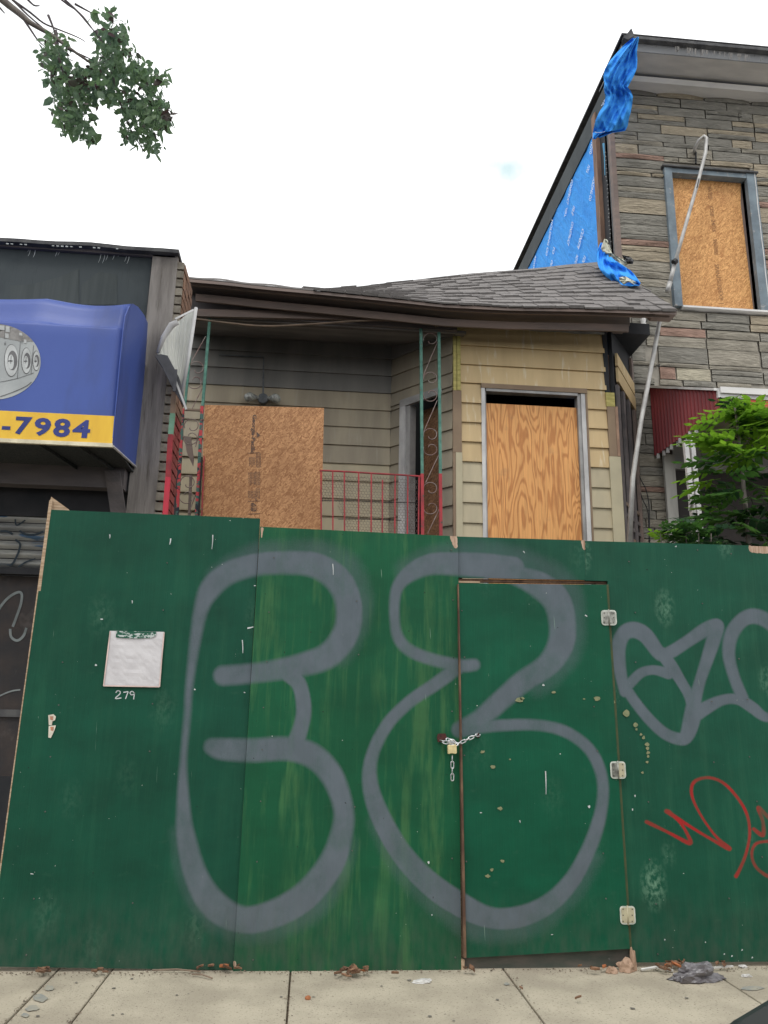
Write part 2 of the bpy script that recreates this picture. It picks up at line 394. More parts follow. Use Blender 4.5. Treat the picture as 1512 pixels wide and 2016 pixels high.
M_awhite = base('awning_piping', (.75, .68, .50), s=9, bump=0)
M_mesh = base('soffit_mesh', (.045, .05, .05), (.075, .08, .08), sc=(1, 1, 1), s=120, bump=.4, lo=.45, hi=.55)
M_pl = base('print_light_grey', (.42, .44, .44), (.34, .36, .365), s=4, bump=0)
M_pm = base('print_mid_grey', (.20, .19, .185), (.28, .27, .26), s=25, bump=0)
M_pd = base('print_dark_grey', (.10, .10, .105), (.16, .16, .165), s=14, bump=0)
M_pw = base('print_white', (.56, .58, .58), s=6, bump=0)
M_shut = base('dirty_steel_shutter', (.34, .335, .31), (.20, .205, .205), sc=(.8, 1, 5), s=3, rough=.5, metal=.15, bump=.1, c3=(.05, .10, .17), s3=3.5, lo3=.60, hi3=.64)
M_rustd = base('rusty_dark_door', (.050, .038, .034), (.028, .026, .028), s=5, c3=(.10, .085, .078), s3=7, lo3=.58, hi3=.75, bump=.3, rough=.6)
M_chalk = base('faded_white_spray', (.26, .29, .29), (.17, .19, .19), s=14, bump=0)
M_chalkw = base('white_drip', (.55, .58, .58), s=20, bump=0)
M_shin = base('asphalt_shingle', (.215, .20, .192), (.175, .163, .158), s=26, rough=.95, bump=.5, bs=150, rnd=.10)
M_redmetal = base('red_corrugated_metal', (.235, .028, .032), (.19, .024, .028), sc=(1, 1, .4), s=3, rough=.45, bump=.05)
M_orange = base('orange_red_valance', (.55, .09, .045), s=4, rough=.45, bump=0)  # brighter orange-red than the corrugated side panel
M_pipe = base('galvanised_pipe', (.50, .49, .47), (.36, .35, .34), sc=(1, 1, 1), s=9, rough=.5, metal=.25, bump=.1)
M_cable = base('black_cable', (.02, .02, .022), s=9, bump=0, rough=.5)
M_steel = base('zinc_chain', (.70, .71, .72), (.5, .5, .51), s=60, rough=.28, metal=.85, bump=0)
M_brass = base('brass_body', (.78, .66, .36), (.66, .54, .28), s=40, rough=.35, metal=.5, bump=.05)
M_hinge = base('scratched_hinge', (.36, .36, .32), (.16, .16, .14), s=35, rough=.4, metal=.5, bump=.1)
M_hingeB = base('beige_hinge', (.47, .43, .29), (.40, .36, .25), s=30, rough=.5, bump=.1)
M_hrim = base('hinge_rim', (.62, .64, .58), (.42, .46, .40), s=30, rough=.5, bump=0)
M_screw = base('screw_head', (.10, .10, .09), s=9, bump=0)
M_hole = base('rusty_hole', (.03, .012, .010), (.07, .02, .015), s=40, bump=0)
M_sleeve = base('clear_sleeve_backing', (.52, .50, .51), (.60, .58, .59), s=9, rough=.22, bump=.22, bs=4, dist=.02, spec=.7)
M_tear = base('torn_green_patch', (.01, .085, .05), (.45, .50, .48), sc=(3, 1, 6), s=14, lo=.52, hi=.56, bump=0)
M_stick = base('sticker_paper', (.66, .62, .52), (.55, .50, .42), s=30, bump=0)
M_stickp = base('sticker_print', (.55, .20, .10), (.3, .2, .16), s=90, bump=0)
M_ink = base('stencil_ink', (.10, .075, .065), (.20, .11, .07), s=60, bump=0, lo=.45, hi=.6)
M_inkf = base('faded_stencil_ink', (.26, .13, .06), (.42, .21, .09), s=60, bump=0)
M_grey = base('lamp_grey', (.10, .11, .12), (.16, .17, .18), s=14)
M_glass = base('lamp_glass', (.45, .47, .42), (.2, .2, .2), s=30, rough=.15, bump=0, spec=.8)
M_paper = base('brown_paper', (.40, .27, .19), (.28, .18, .12), s=9, bump=.4)
M_bag = base('dark_plastic_bag', (.085, .075, .08), (.17, .16, .17), s=9, rough=.3, bump=.5, spec=.7)
M_wpl = base('white_plastic_scrap', (.62, .61, .58), (.45, .44, .42), s=14, rough=.4, bump=.3)
M_dleaf = base('dry_leaf_brown', (.24, .135, .08), (.14, .08, .05), s=25, rnd=.35)
M_otis = base('orange_litter', (.42, .15, .06), (.32, .12, .05), s=25)
M_car = base('dark_car_paint', (.022, .027, .027), (.020, .024, .024), s=3, rough=.35, bump=0, spec=.5)
M_cglass = base('car_glass', (.015, .018, .02), s=3, rough=.08, bump=0, spec=.7)
M_tyre = base('tyre_rubber', (.02, .02, .02), s=20)
M_rim = base('alloy_rim', (.4, .4, .42), s=20, metal=.7, rough=.3)
M_bark = base('pale_bark', (.20, .175, .15), (.12, .10, .09), s=12, sc=(1, 1, .5))
M_barkt = base('twig_bark', (.085, .065, .07), (.05, .04, .045), s=30)
def leaf_mat(name, c, c2, tr):
    m, t, b = nodes(name); g = NG(t)
    oi = g('ObjectInfo').outputs['Random']
    n = g.noise(g.pos(), 5.0, 3)
    col = g.mix(g.ramp(n, .35, .65), c, c2)
    col = g.mul(col, g.ramp(g.noise(g.pos(), 40, 2), .3, .7, .7, 1.3))
    t.links.new(col, b.inputs['Base Color']); b.inputs['Roughness'].default_value = .5; b.inputs['Specular IOR Level'].default_value = .3
    tr_ = g('BsdfTranslucent', {'Color': g.mul(col, 1.6)}); mxs = g('MixShader', {0: tr})
    t.links.new(b.outputs[0], mxs.inputs[1]); t.links.new(tr_.outputs[0], mxs.inputs[2])
    t.links.new(mxs.outputs[0], t.nodes['Material Output'].inputs['Surface'])
    return m
M_leafY = leaf_mat('young_leaf', (.17, .32, .022), (.095, .21, .02), .45)
M_leafM = leaf_mat('mid_leaf', (.06, .145, .025), (.035, .095, .02), .35)
M_leafD = leaf_mat('dark_leaf', (.022, .062, .022), (.012, .038, .016), .25)
M_leafS = leaf_mat('street_tree_leaf', (.085, .14, .095), (.11, .18, .08), .4)
M_leafP = leaf_mat('purple_leaf', (.060, .028, .034), (.04, .05, .03), .2)

# ---------------------------------------------------------------- ground, street, pavement
mk('ground', B().quad((-300, 4.6, -.02), (300, 4.6, -.02), (300, 400, -.02), (-300, 400, -.02)), M_yard, kind='structure')
mk('street', B().quad((-300, -300, -.14), (300, -300, -.14), (300, 1.9, -.14), (-300, 1.9, -.14)), M_asph, kind='structure')
mk('kerb', B().box(-60, 60, 1.75, 1.9, -.14, -.002), base('kerb_stone', (.33, .31, .27), s=5, bump=.4, bs=60), kind='structure')
sw = mk('pavement', B().box(-60, 60, 1.902, 5.2, -.14, -.022), M_dirt, kind='structure')
jx = [atz(98, 1925).x, atz(208, 1925).x, atz(571, 1925).x, atz(1005, 1925).x]
xs = [jx[0]-1.15*k for k in range(8, 0, -1)] + jx + [jx[-1]+1.15*k for k in range(1, 12)]
for a, b in zip(xs, xs[1:]):
    g_ = .0045
    o = mk('slab', B().box(a+g_, b-g_, 1.91, 4.98, -.06, random.uniform(-.002, .002)), M_conc, sw); bevel(o, .006, 2)

M_gum = base('dark_gum_spot', (.14, .13, .115), (.2, .185, .16), s=20, bump=0)
b = B(); random.seed(77)
for k in range(170):
    x, y, rr_ = random.uniform(-3.5, 4.5), random.uniform(2.2, 4.7), random.uniform(.003, .013)
    b.quad(*[V(x+rr_*random.uniform(.7, 1.1)*math.cos(a), y+rr_*random.uniform(.7, 1.1)*math.sin(a), .0035) for a in (0, .9, 1.8, 2.7, 3.6, 4.5, 5.4)])
mk('gum_spot', b, M_gum, sw, kind='stuff')
M_paintspill = base('blue_grey_paint_spill', (.25, .26, .245), (.36, .335, .27), s=16, bump=0)
b = B()
for (cx_, cy_, rx_, ry_) in ((80,1965,22,9),(62,1985,16,8),(97,1945,10,7),(50,1998,9,6),(1480,1945,30,6),(998,1937,8,3)):
    b.quad(*[atz(cx_+rx_*random.uniform(.5, 1.1)*math.cos(a*.6), cy_+ry_*random.uniform(.5, 1.1)*math.sin(a*.6), .003) for a in range(10)])
mk('paint_spill', b, M_paintspill, sw, kind='stuff')

# ---------------------------------------------------------------- graffiti strokes (traced, in photo pixels; x, y, width)
GRAY = [
 ([(418,1470,36),(440,1475,46),(500,1477,50),(560,1474,50),(612,1486,52),(652,1525,48),(676,1590,42),(672,1645,48),(650,1705,56),(600,1765,60),(540,1800,60),(480,1812,58),(425,1786,62),(388,1730,52),(367,1655,42),(361,1590,28),(361,1500,15),(368,1420,15),(373,1350,16),(383,1270,22),(396,1200,30),(415,1158,44),(450,1128,48),(500,1112,48),(560,1107,50),(620,1112,54),(665,1140,58),(686,1185,56),(684,1240,56),(650,1288,54),(590,1310,48),(510,1324,42),(440,1330,42)], 9),
 ([(566,1322,40),(590,1350,32),(598,1400,32),(588,1445,34),(575,1478,42)], 5),
 ([(1010,1118,50),(950,1112,52),(900,1110,50),(850,1110,46),(812,1125,38),(786,1150,26),(777,1180,22),(777,1220,21),(784,1255,24),(806,1280,26),(850,1298,26),(905,1310,27),(933,1309,26)], 7),
 ([(960,1128,26),(1010,1132,38),(1060,1150,56),(1095,1180,60),(1108,1225,58),(1104,1270,56),(1078,1310,50),(1030,1342,46),(985,1380,42),(945,1415,40),(905,1436,34)], 8),
 ([(905,1311,30),(860,1345,28),(805,1383,26),(760,1430,26),(732,1490,27),(729,1545,34),(750,1610,42),(790,1680,46),(840,1735,50),(895,1775,52),(960,1806,46),(1020,1806,46),(1080,1780,42),(1130,1728,36),(1168,1650,30),(1186,1580,25),(1184,1525,24),(1160,1475,24),(1112,1440,24),(1050,1427,24),(960,1430,26),(905,1437,34)], 6),
 ([(1230,1362,22),(1221,1320,26),(1218,1275,30),(1228,1248,32),(1248,1240,34),(1272,1252,32),(1300,1288,28),(1320,1284,27),(1355,1262,26),(1388,1240,30),(1412,1232,28),(1404,1262,30),(1390,1305,26),(1377,1345,24),(1366,1385,30),(1362,1415,36),(1352,1448,30),(1338,1455,26),(1309,1444,24),(1279,1417,23),(1249,1380,22),(1230,1350,22)], 4),
 ([(1240,1346,22),(1262,1325,21),(1287,1319,20),(1316,1326,24)], 3),
 ([(1303,1286,26),(1322,1312,26),(1340,1340,22),(1356,1368,22),(1366,1395,28)], 3),
 ([(1364,1412,28),(1391,1393,28),(1423,1378,22),(1453,1377,22),(1480,1392,24),(1505,1411,20),(1540,1414,20)], 4),
 ([(1462,1374,24),(1446,1335,24),(1435,1290,26),(1440,1250,30),(1460,1222,30),(1485,1213,32),(1515,1226,30),(1545,1262,26),(1550,1330,24)], 5),
]
RED = [
 ([(1273,1618,8),(1318,1640,6),(1358,1660,9),(1352,1640,6),(1338,1618,6),(1316,1598,9)], 2),
 ([(1312,1597,9),(1360,1628,6),(1400,1652,6),(1436,1671,9),(1408,1645,5),(1378,1602,5),(1362,1565,6),(1366,1540,7),(1392,1531,6),(1422,1540,6),(1450,1568,6),(1470,1602,6),(1476,1640,6),(1469,1680,6),(1456,1712,7),(1449,1725,8)], 2),
 ([(1484,1632,7),(1502,1644,9),(1502,1618,7),(1493,1590,8),(1515,1612,7)], 2),
 ([(1520,1656,6),(1490,1660,6),(1480,1680,6),(1487,1705,6),(1506,1722,7),(1525,1730,7)], 2),
]
OVER = [
 ([(430,1135,50),(500,1100,62),(600,1092,66),(670,1110,70),(700,1160,66),(700,1230,60),(670,1290,50)], 16),
 ([(352,1640,36),(378,1730,60),(430,1805,70),(500,1828,66),(590,1800,64),(650,1740,60),(684,1660,44)], 18),
 ([(800,1120,50),(870,1096,58),(960,1096,66),(1050,1118,66),(1110,1160,66),(1128,1220,56),(1120,1290,50),(1060,1350,50)], 16),
 ([(1170,1690,36),(1120,1765,48),(1040,1822,56),(950,1828,60),(880,1790,60),(800,1715,56),(745,1620,46)], 16)]
GRAY = [(crom([(x, y, w_*.95) for x, y, w_ in p], 5), s*.8) for p, s in GRAY] + [(crom(p, 5), s+6, .42) for p, s in OVER]; RED = [(crom(p, 5), s) for p, s in RED]
def paint(P, strokes):
    out = np.zeros(len(P))
    for st_ in strokes:
        pts, soft = st_[0], st_[1]; amp = st_[2] if len(st_) > 2 else 1.
        pts = np.array(pts); d = np.full(len(P), 1e9)
        lo = pts[:, :2].min(0)-60; hi = pts[:, :2].max(0)+60
        idx = np.where((P[:, 0] > lo[0]) & (P[:, 0] < hi[0]) & (P[:, 1] > lo[1]) & (P[:, 1] < hi[1]))[0]
        if not len(idx): continue
        Q = P[idx]; dd = np.full(len(Q), 1e9)
        for a, b in zip(pts, pts[1:]):
            ab = b[:2]-a[:2]; L = (ab**2).sum() or 1e-6
            t = np.clip(((Q-a[:2])@ab)/L, 0, 1)
            dist = np.hypot(Q[:, 0]-a[0]-t*ab[0], Q[:, 1]-a[1]-t*ab[1]) - (a[2]+(b[2]-a[2])*t)/2
            dd = np.minimum(dd, dist)
        v = np.clip(.5-dd/(2*soft), 0, 1); v = v*v*(3-2*v)*amp
        out[idx] = np.maximum(out[idx], v)
    return out
BARE = [([(893,1058,14),(897,1075,8)], 3), ([(1148,1066,8),(1150,1080,5)], 2), ([(1484,1078,20),(1520,1080,22)], 3), ([(516,1040,5),(515,1058,3)], 1), ([(462,1895,6),(463,1905,5)], 2)]
R_ = np.array(_r); U_ = np.array(_u); F_ = np.array(_f)
def proj(A):
    D = A-np.array([0, 0, HC]); z = D@F_
    return np.stack([CX+FPX*(D@R_)/z, CY-FPX*(D@U_)/z], 1)
def panel(name, corners, Yo, mat, parent, step=.0065, th=.018, wob=.004):
    """corners: tl,tr,br,bl in photo pixels; front face finely gridded so the spray paint is carried as an attribute"""
    c = [at(x, y, YF+Yo) for x, y in corners]
    w_ = max((c[1]-c[0]).length, (c[2]-c[3]).length); h_ = (c[3]-c[0]).length
    nu, nv = max(2, int(w_/step)), max(2, int(h_/step))
    u, v = np.meshgrid(np.linspace(0, 1, nu+1), np.linspace(0, 1, nv+1))
    C = [np.array(q) for q in c]
    u_, v_ = u.ravel()[:, None], v.ravel()[:, None]
    P = (C[0]*(1-u_)+C[1]*u_)*(1-v_) + (C[3]*(1-u_)+C[2]*u_)*v_
    P[:, 1] += wob*np.sin(P[:, 0]*2.3+P[:, 2]*1.1+Yo*90)*np.sin(P[:, 2]*1.7)
    n = len(P); q = nu+1
    idx = np.arange(n).reshape(nv+1, q)
    F = np.stack([idx[:-1, :-1].ravel(), idx[1:, :-1].ravel(), idx[1:, 1:].ravel(), idx[:-1, 1:].ravel()], 1)
    ring = np.concatenate([idx[0, :], idx[1:, -1], idx[-1, -2::-1], idx[-2:0:-1, 0]])
    back = P[ring].copy(); back[:, 1] += th
    verts = np.vstack([P, back])
    faces = F.tolist(); m_ = len(ring)
    side = [(int(ring[i]), int(ring[(i+1) % m_]), n+(i+1) % m_, n+i) for i in range(m_)]
    faces += side + [tuple(range(n, n+m_))]
    me = bpy.data.meshes.new(name); me.from_pydata(verts.tolist(), [], faces)
    px = proj(verts)
    for nm, st in (('spray', GRAY), ('red', RED), ('bare', BARE)):
        val = paint(px, st); val[n:] = 0
        a = me.attributes.new(nm, 'FLOAT', 'POINT'); a.data.foreach_set('value', val.astype(np.float32))
    me.materials.append(mat); me.materials.append(M_edge if name == 'door' else mat)
    mi = np.zeros(len(faces), np.int32); mi[len(F):] = 1
    me.polygons.foreach_set('material_index', mi)
    o = bpy.data.objects.new(name, me); COL.objects.link(o); o.parent = parent; o.location = -wt(parent)
    return o

# ---------------------------------------------------------------- the green plywood fence
fence = thing('plywood_fence', 'tall dark green plywood construction fence covered with large grey spray-painted graffiti', 'fence', (0, YF, 0))
panel('panel', [(97,1003),(512,1021),(459,1910),(-24,1903)], 0, M_f1, fence)
panel('panel', [(512,1037),(902,1056),(908,1920),(459,1912)], -.014, M_f2, fence)
panel('panel', [(902,1056),(1151,1064),(1153,1142),(902,1137)], .0, M_f3, fence)
panel('panel', [(1152,1065),(1478,1074),(1485.6,1150),(1153,1143)], .002, M_f4, fence)
panel('panel', [(1196,1143.9),(1485.6,1150),(1560,1893),(1244,1895)], .002, M_f4, fence)
panel('panel', [(1478.3,1075),(1800,1084),(1960,1882),(1560.2,1893)], .002, M_f4, fence, step=.009)
door = panel('door', [(903,1148),(1194,1151),(1240,1868),(918,1886)], -.03, M_door, fence, th=.03, wob=.002)
# red-brown edge of the door leaf, and raw timber behind it
b = B(); p0 = at(901.5, 1150, YF-.045); p1 = at(913, 1886, YF-.045)
b.prism([p0, p0+V(.006, 0, 0), p1+V(.015, 0, 0), p1], (0, .045, 0)); mk('door_edge', b, M_edge, door)
b = B(); b.prism(pxpoly([(902,1139),(1193,1144),(1193,1149),(902,1145.5)], YF+.02), (0, .03, 0)); mk('head_rail', b, M_edge, fence)
b = B(); b.prism(pxpoly([(903,1143.5),(945,1144.5),(945,1147.5),(903,1147)], YF-.008), (0, .03, 0)); mk('pale_chip', b, M_raw, fence)
b = B(); b.prism(pxpoly([(1193,1151),(1198,1150),(1246,1895),(1239,1868)], YF-.004), (0, .01, 0)); mk('hinge_side_strip', b, base('olive_edge', (.075, .085, .035), (.05, .075, .035), sc=(1, 1, 3), s=6), fence)
# end strip of bare wood and the raised board behind the corner
b = B(); b.prism(pxpoly([(97,985),(103,985),(-16,1903),(-27,1903)], YF+.001), (0, .04, 0)); mk('end_post', b, M_raw, fence)
b = B(); b.prism(pxpoly([(101,978),(97,990),(97,1010),(142,1010),(133,1001)], YF+.03), (0, .02, 0)); mk('return_board', b, M_raw, fence, label='pale unpainted corner of a board above the fence')
xa = at(60, 1400, YF).x
for px_, w_ in ((505, .09), (905, .04), (1200, .09), (1520, .09)):
    p = at(px_, 1400, YF+.03); mk('post', B().box(p.x-w_/2, p.x+w_/2, YF+.03, YF+.12, 0, 2.3), M_raw, fence)
# kick board and gap under the door
b = B(); b.prism(pxpoly([(912,1880),(1243,1866),(1246,1900),(912,1919)], YF+.012), (0, .02, 0)); mk('kick_board', b, base('grimy_grey_green', (.065, .075, .062), (.11, .10, .085), s=6, sc=(1, 1, 3)), fence)
b = B(); b.prism(pxpoly([(905,1888),(915,1890),(914,1916),(904,1914)], YF-.012), (0, .02, 0)); mk('stub', b, M_raw, fence)
# hinges
def hinge(cx_, cy_, h_, mA, mB, tilt=.06):
    Y0 = YF-.036
    def rr(x0, x1, y0, y1, r, Yq):
        pts = []
        for (ax, ay, s0) in ((x1-r, y1-r, 0), (x0+r, y1-r, 90), (x0+r, y0+r, 180), (x1-r, y0+r, 270)):
            for k in range(4):
                an = math.radians(s0+k*30); pts.append((ax+r*math.cos(an), ay+r*math.sin(an)))
        return [at(x+(y-cy_)*tilt, y, Yq) for x, y in pts]
    hb = mk('hinge', B().prism(rr(cx_-15, cx_+15, cy_-h_, cy_+h_, 6, Y0), (0, .004, 0)), M_hrim, door)
    mk('leaf_plate', B().prism(rr(cx_-12, cx_-1.5, cy_-h_+3, cy_+h_-3, 2.5, Y0-.003), (0, .004, 0)), mA, hb)
    mk('leaf_plate', B().prism(rr(cx_+1.5, cx_+12.5, cy_-h_+3, cy_+h_-3, 2.5, Y0-.003), (0, .004, 0)), mB, hb)
    mk('knuckle', B().tube([at(cx_-tilt*h_, cy_-h_-1, Y0-.002), at(cx_+tilt*h_, cy_+h_+1, Y0-.002)], .005, 8), mA, hb, smooth=True)
    for sx in (-9, 9):
        for sy in (-h_+6, 0, h_-6):
            p = at(cx_+sx, cy_+sy, Y0-.006); mk('screw', B().tube([p, p+V(0, .004, 0)], .0035, 8), M_screw, hb)
hinge(1199, 1216, 15, M_hinge, M_hinge); hinge(1217, 1516, 17, M_hinge, M_hingeB); hinge(1236, 1802, 18, M_hingeB, M_hingeB)
# chalked number under the sleeve, small scratches and nail marks
b = B()
for pts in ([(228,1364),(231,1360),(236,1361),(236,1366),(227,1375),(239,1374)], [(243,1363),(247,1362.5),(252,1362),(250,1368),(247,1376)], [(264,1364),(260,1361),(256,1364),(259,1368),(264,1366),(265,1363),(264,1370),(263,1377)]):
    ribbon(b, pts, 2.0, YF-.004, 4)
mk('chalk_number', b, M_chalkw, fence, label='handwritten 279 in white under the plastic sleeve')
b = B()
for (x, y, dx, dy, ww) in [(419,1053,-2,28,2),(336,1060,-2,12,2.6),(216,1052,0,8,2.2),(477,1260,1,26,2),(198,1219,5,0,2.5),(187,1309,4,1,4),(260,1182,0,6,2),(487,1237,12,-3,3),(500,1153,4,0,2),(1074,1518,1,46,2.2),(1159,1586,1,5,5),(843,1696,1,5,4),(1068,1348,4,2,4),(945,1600,4,0,2),(1330,1075,0,2,4),(1245,1592,0,4,2.5),(1250,1565,0,4,2.5),(1023,1615,1,5,2),(1152,1211,4,3,2.6),(1030,1085,3,4,2),(655,1110,1,22,2),(382,1357,3,1,3),(480,1363,3,1,2),(1085,1840,4,0,2),(850,1800,0,3,2),(60,1720,6,1,2),(1308,1850,2,0,3),(1388,1855,2,0,3),(1460,1870,2,1,4),(1440,1882,2,1,4),(1480,1885,2,1,4),(1425,1878,2,1,3)]:
    ribbon(b, [(x, y), (x+dx/2+.5, y+dy/2), (x+dx, y+dy)], [ww, ww*.8, ww*.4], YF-.034 if 905 < x < 1235 and y > 1150 else YF-.0205, 3)
mk('paint_nick', b, M_chalkw, fence, kind='stuff')
b = B(); random.seed(91)
cols_ = [(112,0),(300,0),(500,0),(522,1),(700,1),(890,1),(915,2),(1170,2),(1262,3),(1400,3),(1470,3)]
for cx_, k_ in cols_:
    for yy in range(1095, 1880, 98):
        if k_ == 2 and yy < 1160: continue
        if random.random() < .3: continue
        lean = (cx_-840)/5800; p = at(cx_+lean*(yy-1400)*1.0+random.uniform(-4, 4), yy+random.uniform(-14, 14), YF-(.0345 if k_ == 2 else .0195 if k_ == 1 else .006))
        b.tube([p+V(0, .004, 0), p], .0042, 6)
mk('nail_head', b, M_screw, fence, kind='stuff')
# buff scabs on the paint
b = B()
for (x, y, r) in [(1028,1375,5),(1090,1363,5),(1022,1378,9),(1175,1375,7),(970,1510,6),(950,1480,5),(985,1592,6),(960,1725,7),(968,1712,5),(990,1695,5),(1150,1376,3),(1004,1495,2.5)]:
    pts = [(x+r*random.uniform(.5, 1.1)*math.cos(a*.7), y+.7*r*random.uniform(.5, 1.1)*math.sin(a*.7)) for a in range(9)]
    b.quad(*[at(*p, YF-.0345) for p in pts])
for (x, y, r) in [(1233,1405,8),(1251,1427,5),(1253,1436,3),(1262,1446,3),(1267,1452,4),(1274,1465,5),(1275,1473,4),(1276,1482,4),(1276,1489,3),(1274,1500,3),(1265,1521,3),(1205,1383,6)]:
    pts = [(x+r*random.uniform(.6, 1.1)*math.cos(a*.7), y+r*random.uniform(.6, 1.1)*math.sin(a*.7)) for a in range(9)]
    b.quad(*[at(*p, YF-.006) for p in pts])
mk('dried_splash', b, base('buff_splash', (.24, .24, .13), (.16, .19, .10), s=40, bump=0), fence, kind='stuff')

# plastic sleeve
t = thing('document_sleeve', 'empty clear plastic document sleeve stapled to the green fence', 'sleeve', at(258, 1352, YF))
def slv(u, v):
    x0, y0 = 216+(203-216)*v, 1242+(1351-1242)*v; x1, y1 = 323.5+(314-323.5)*v, 1244+(1353-1244)*v
    p = at(x0+(x1-x0)*u, y0+(y1-y0)*u, YF-.010)
    p.y -= .0018*abs(noise.noise(Vector((u*5, v*6, 2))))*2
    return p
mk('sheet', B().sheet(slv, 16, 16, (0, .002, 0)), M_sleeve, t, smooth=False)
b = B(); b.quad(*pxpoly([(229,1242),(308,1244),(307,1252),(296,1256),(270,1257),(245,1256),(228,1255)], YF-.017)); mk('torn_strip', b, M_tear, t)
b = B()
for pts in ([(204,1350),(260,1351),(313,1352)], [(217,1243),(210,1300),(204,1350)], [(323,1245),(318,1300),(314,1352)]): ribbon(b, pts, 2.5, YF-.0165, 2)
mk('hem', b, base('sleeve_hem', (.66, .52, .47), s=9, bump=0), t)
# stickers
for k, (pts, lab) in enumerate([([(95,1408),(105,1406),(110,1411),(108,1418),(103,1420),(102,1428),(96,1427)], 'torn paper sticker scrap on left fence panel, upper of the two'),
                                ([(96,1429),(110,1428),(107,1438),(100,1453),(95,1452)], 'torn pointed sticker scrap on left fence panel, lower of the two')]):
    t = thing('sticker', lab, 'sticker', at(pts[0][0], pts[0][1], YF), 'torn stickers on the fence')
    mk('paper', B().prism(pxpoly(pts, YF-.009), (0, .002, 0)), M_stick, t)
    b = B(); x, y = pts[0]; b.quad(*pxpoly([(x+3,y+2),(x+10,y+2),(x+9,y+10),(x+4,y+9)], YF-.0105)); mk('print', b, M_stickp, t)

# chain and padlock
def link(b, c, tdir, side, L=.036, W=.018, r=.0032):
    c = Vector(c); tdir = Vector(tdir).normalized(); side = Vector(side); side = (side-tdir*side.dot(tdir)).normalized()
    pts = []
    for k in range(7): an = math.pi*k/6; pts.append(c+tdir*((L/2-W/2)+W/2*math.sin(an))+side*(W/2*math.cos(an)))
    for k in range(7): an = math.pi*k/6; pts.append(c-tdir*((L/2-W/2)+W/2*math.sin(an))-side*(W/2*math.cos(an)))
    b.tube(pts, r, 6, closed=True)
YC = YF-.05
ch = thing('chain', 'shiny zinc chain looped through two holes in the green fence and its gate', 'chain', at(905, 1462, YC))
path = crom([(868,1459,YF-.02),(880,1462,YC),(900,1464,YC),(920,1456,YC-.01),(934,1449,YC),(943,1446,YF-.03)], 8)
P3 = [at(x, y, yy) for x, y, yy in path]
def along(P, d):
    for a, b_ in zip(P, P[1:]):
        L = (b_-a).length
        if d <= L: return a+(b_-a)*(d/L if L else 0), (b_-a)
        d -= L
    return P[-1], P[-1]-P[-2]
tot = sum((b_-a).length for a, b_ in zip(P3, P3[1:])); d = .01; k = 0
while d < tot:
    c, tg = along(P3, d); bb = B(); link(bb, c, tg, (0, .6, 1) if k % 2 else (0, -1, .35), .036, .017)
    mk('link', bb, M_steel, ch, smooth=True); d += .026; k += 1
for k in range(4):
    bb = B(); link(bb, at(884, 1457+k*3, YC-.01)+V(.012*k, 0, 0), (1, 0, -.3+.25*k), (0, .5, 1), .036, .018); mk('link', bb, M_steel, ch, smooth=True)
for k in range(4):
    c = at(890.5, 1494+k*12, YC-.012); bb = B(); link(bb, c, (0, 0, 1), (1, 0, 0) if k % 2 else (.25, 1, 0), .040, .016); mk('link', bb, M_steel, ch, smooth=True)
pl = thing('padlock', 'small brass padlock hanging from the chain on the green gate', 'padlock', at(890, 1486, YC))
b = B(); b.prism(pxpoly([(881.5,1467.5),(899,1466.5),(899.8,1483),(896,1484.5),(890,1483),(885,1484.5),(881.8,1484)], YC-.036), (0, .022, 0)); bevel(mk('lock_body', b, M_brass, pl), .003, 3)
c = at(890, 1468, YC-.025); s_ = B(); s_.tube([c+V(-.017, 0, -.002)]+[c+V(-.017*math.cos(a*math.pi/8), 0, .018+.016*math.sin(a*math.pi/8)) for a in range(9)]+[c+V(.017, 0, -.002)], .0042, 8)
mk('shackle', s_, M_steel, pl, smooth=True)
for (pts, Yh) in (([(862,1445),(866,1444),(877,1444),(880,1452),(873,1460),(862,1461),(860,1452)], YF-.0205), ([(938,1443),(943,1443),(945,1448),(943,1453),(939,1452)], YF-.0345)):
    mk('hole', B().prism(pxpoly(pts, Yh), (0, .002, 0)), M_hole, fence)
mk('splinter', B().prism(pxpoly([(871,1444),(878,1446),(878,1453),(872,1458)], YF-.017), (0, .003, 0)), base('splintered_wood', (.32, .15, .08), s=40), fence)

# ---------------------------------------------------------------- left storefront
XL0 = -9.0
xr = at(329, 757, YL).x; xpost0 = at(274, 757, YL).x
store = thing('laundry_storefront', 'dark tar-papered one-storey storefront behind the blue awning', 'building', (-3.4, YL, 0))
ztop = at(200, 486, YL).z
mk('wall', B().box(XL0, xpost0, YL, YL+.2, 3.0, ztop), M_tar, store)
mk('rear_mass', B().box(XL0, xr-1.3, YL+.22, YL+8, 0, ztop-.25), M_black, store)
mk('parapet_cap', B().sheet(lambda u, v: Vector((XL0+(at(352, 495, YL-.08).x-XL0)*u, YL-.08+.5*v, at(200, 480, YL-.08).z+.005*math.sin(u*43)+.004*math.sin(u*91)-.02*v)), 60, 2, (0, 0, -.03)), M_gut, store)
mk('parapet_lip', B().box(XL0, at(345, 500, YL-.03).x, YL-.03, YL-.004, ztop-.07, ztop-.02), M_burnt, store)
b = B()
for x0 in (58, 60, 70, 113, 118, 199, 203, 207, 213, 226, 236, 250, 255, 262, 247):
    y0 = 478+x0*.045+6; L = random.uniform(8, 26); ribbon(b, [(x0, y0), (x0-1.5, y0+L*.6), (x0-3-L*.1, y0+L)], [1.6, 1.4, .5], YL-.006, 2)
for x0 in range(12, 262, 9):
    if random.random() < .6: ribbon(b, [(x0, 479+x0*.045), (x0+5, 479.5+x0*.045)], random.uniform(1.2, 2.4), YL-.084, 2)
mk('white_drip', b, M_chalkw, store, kind='stuff')
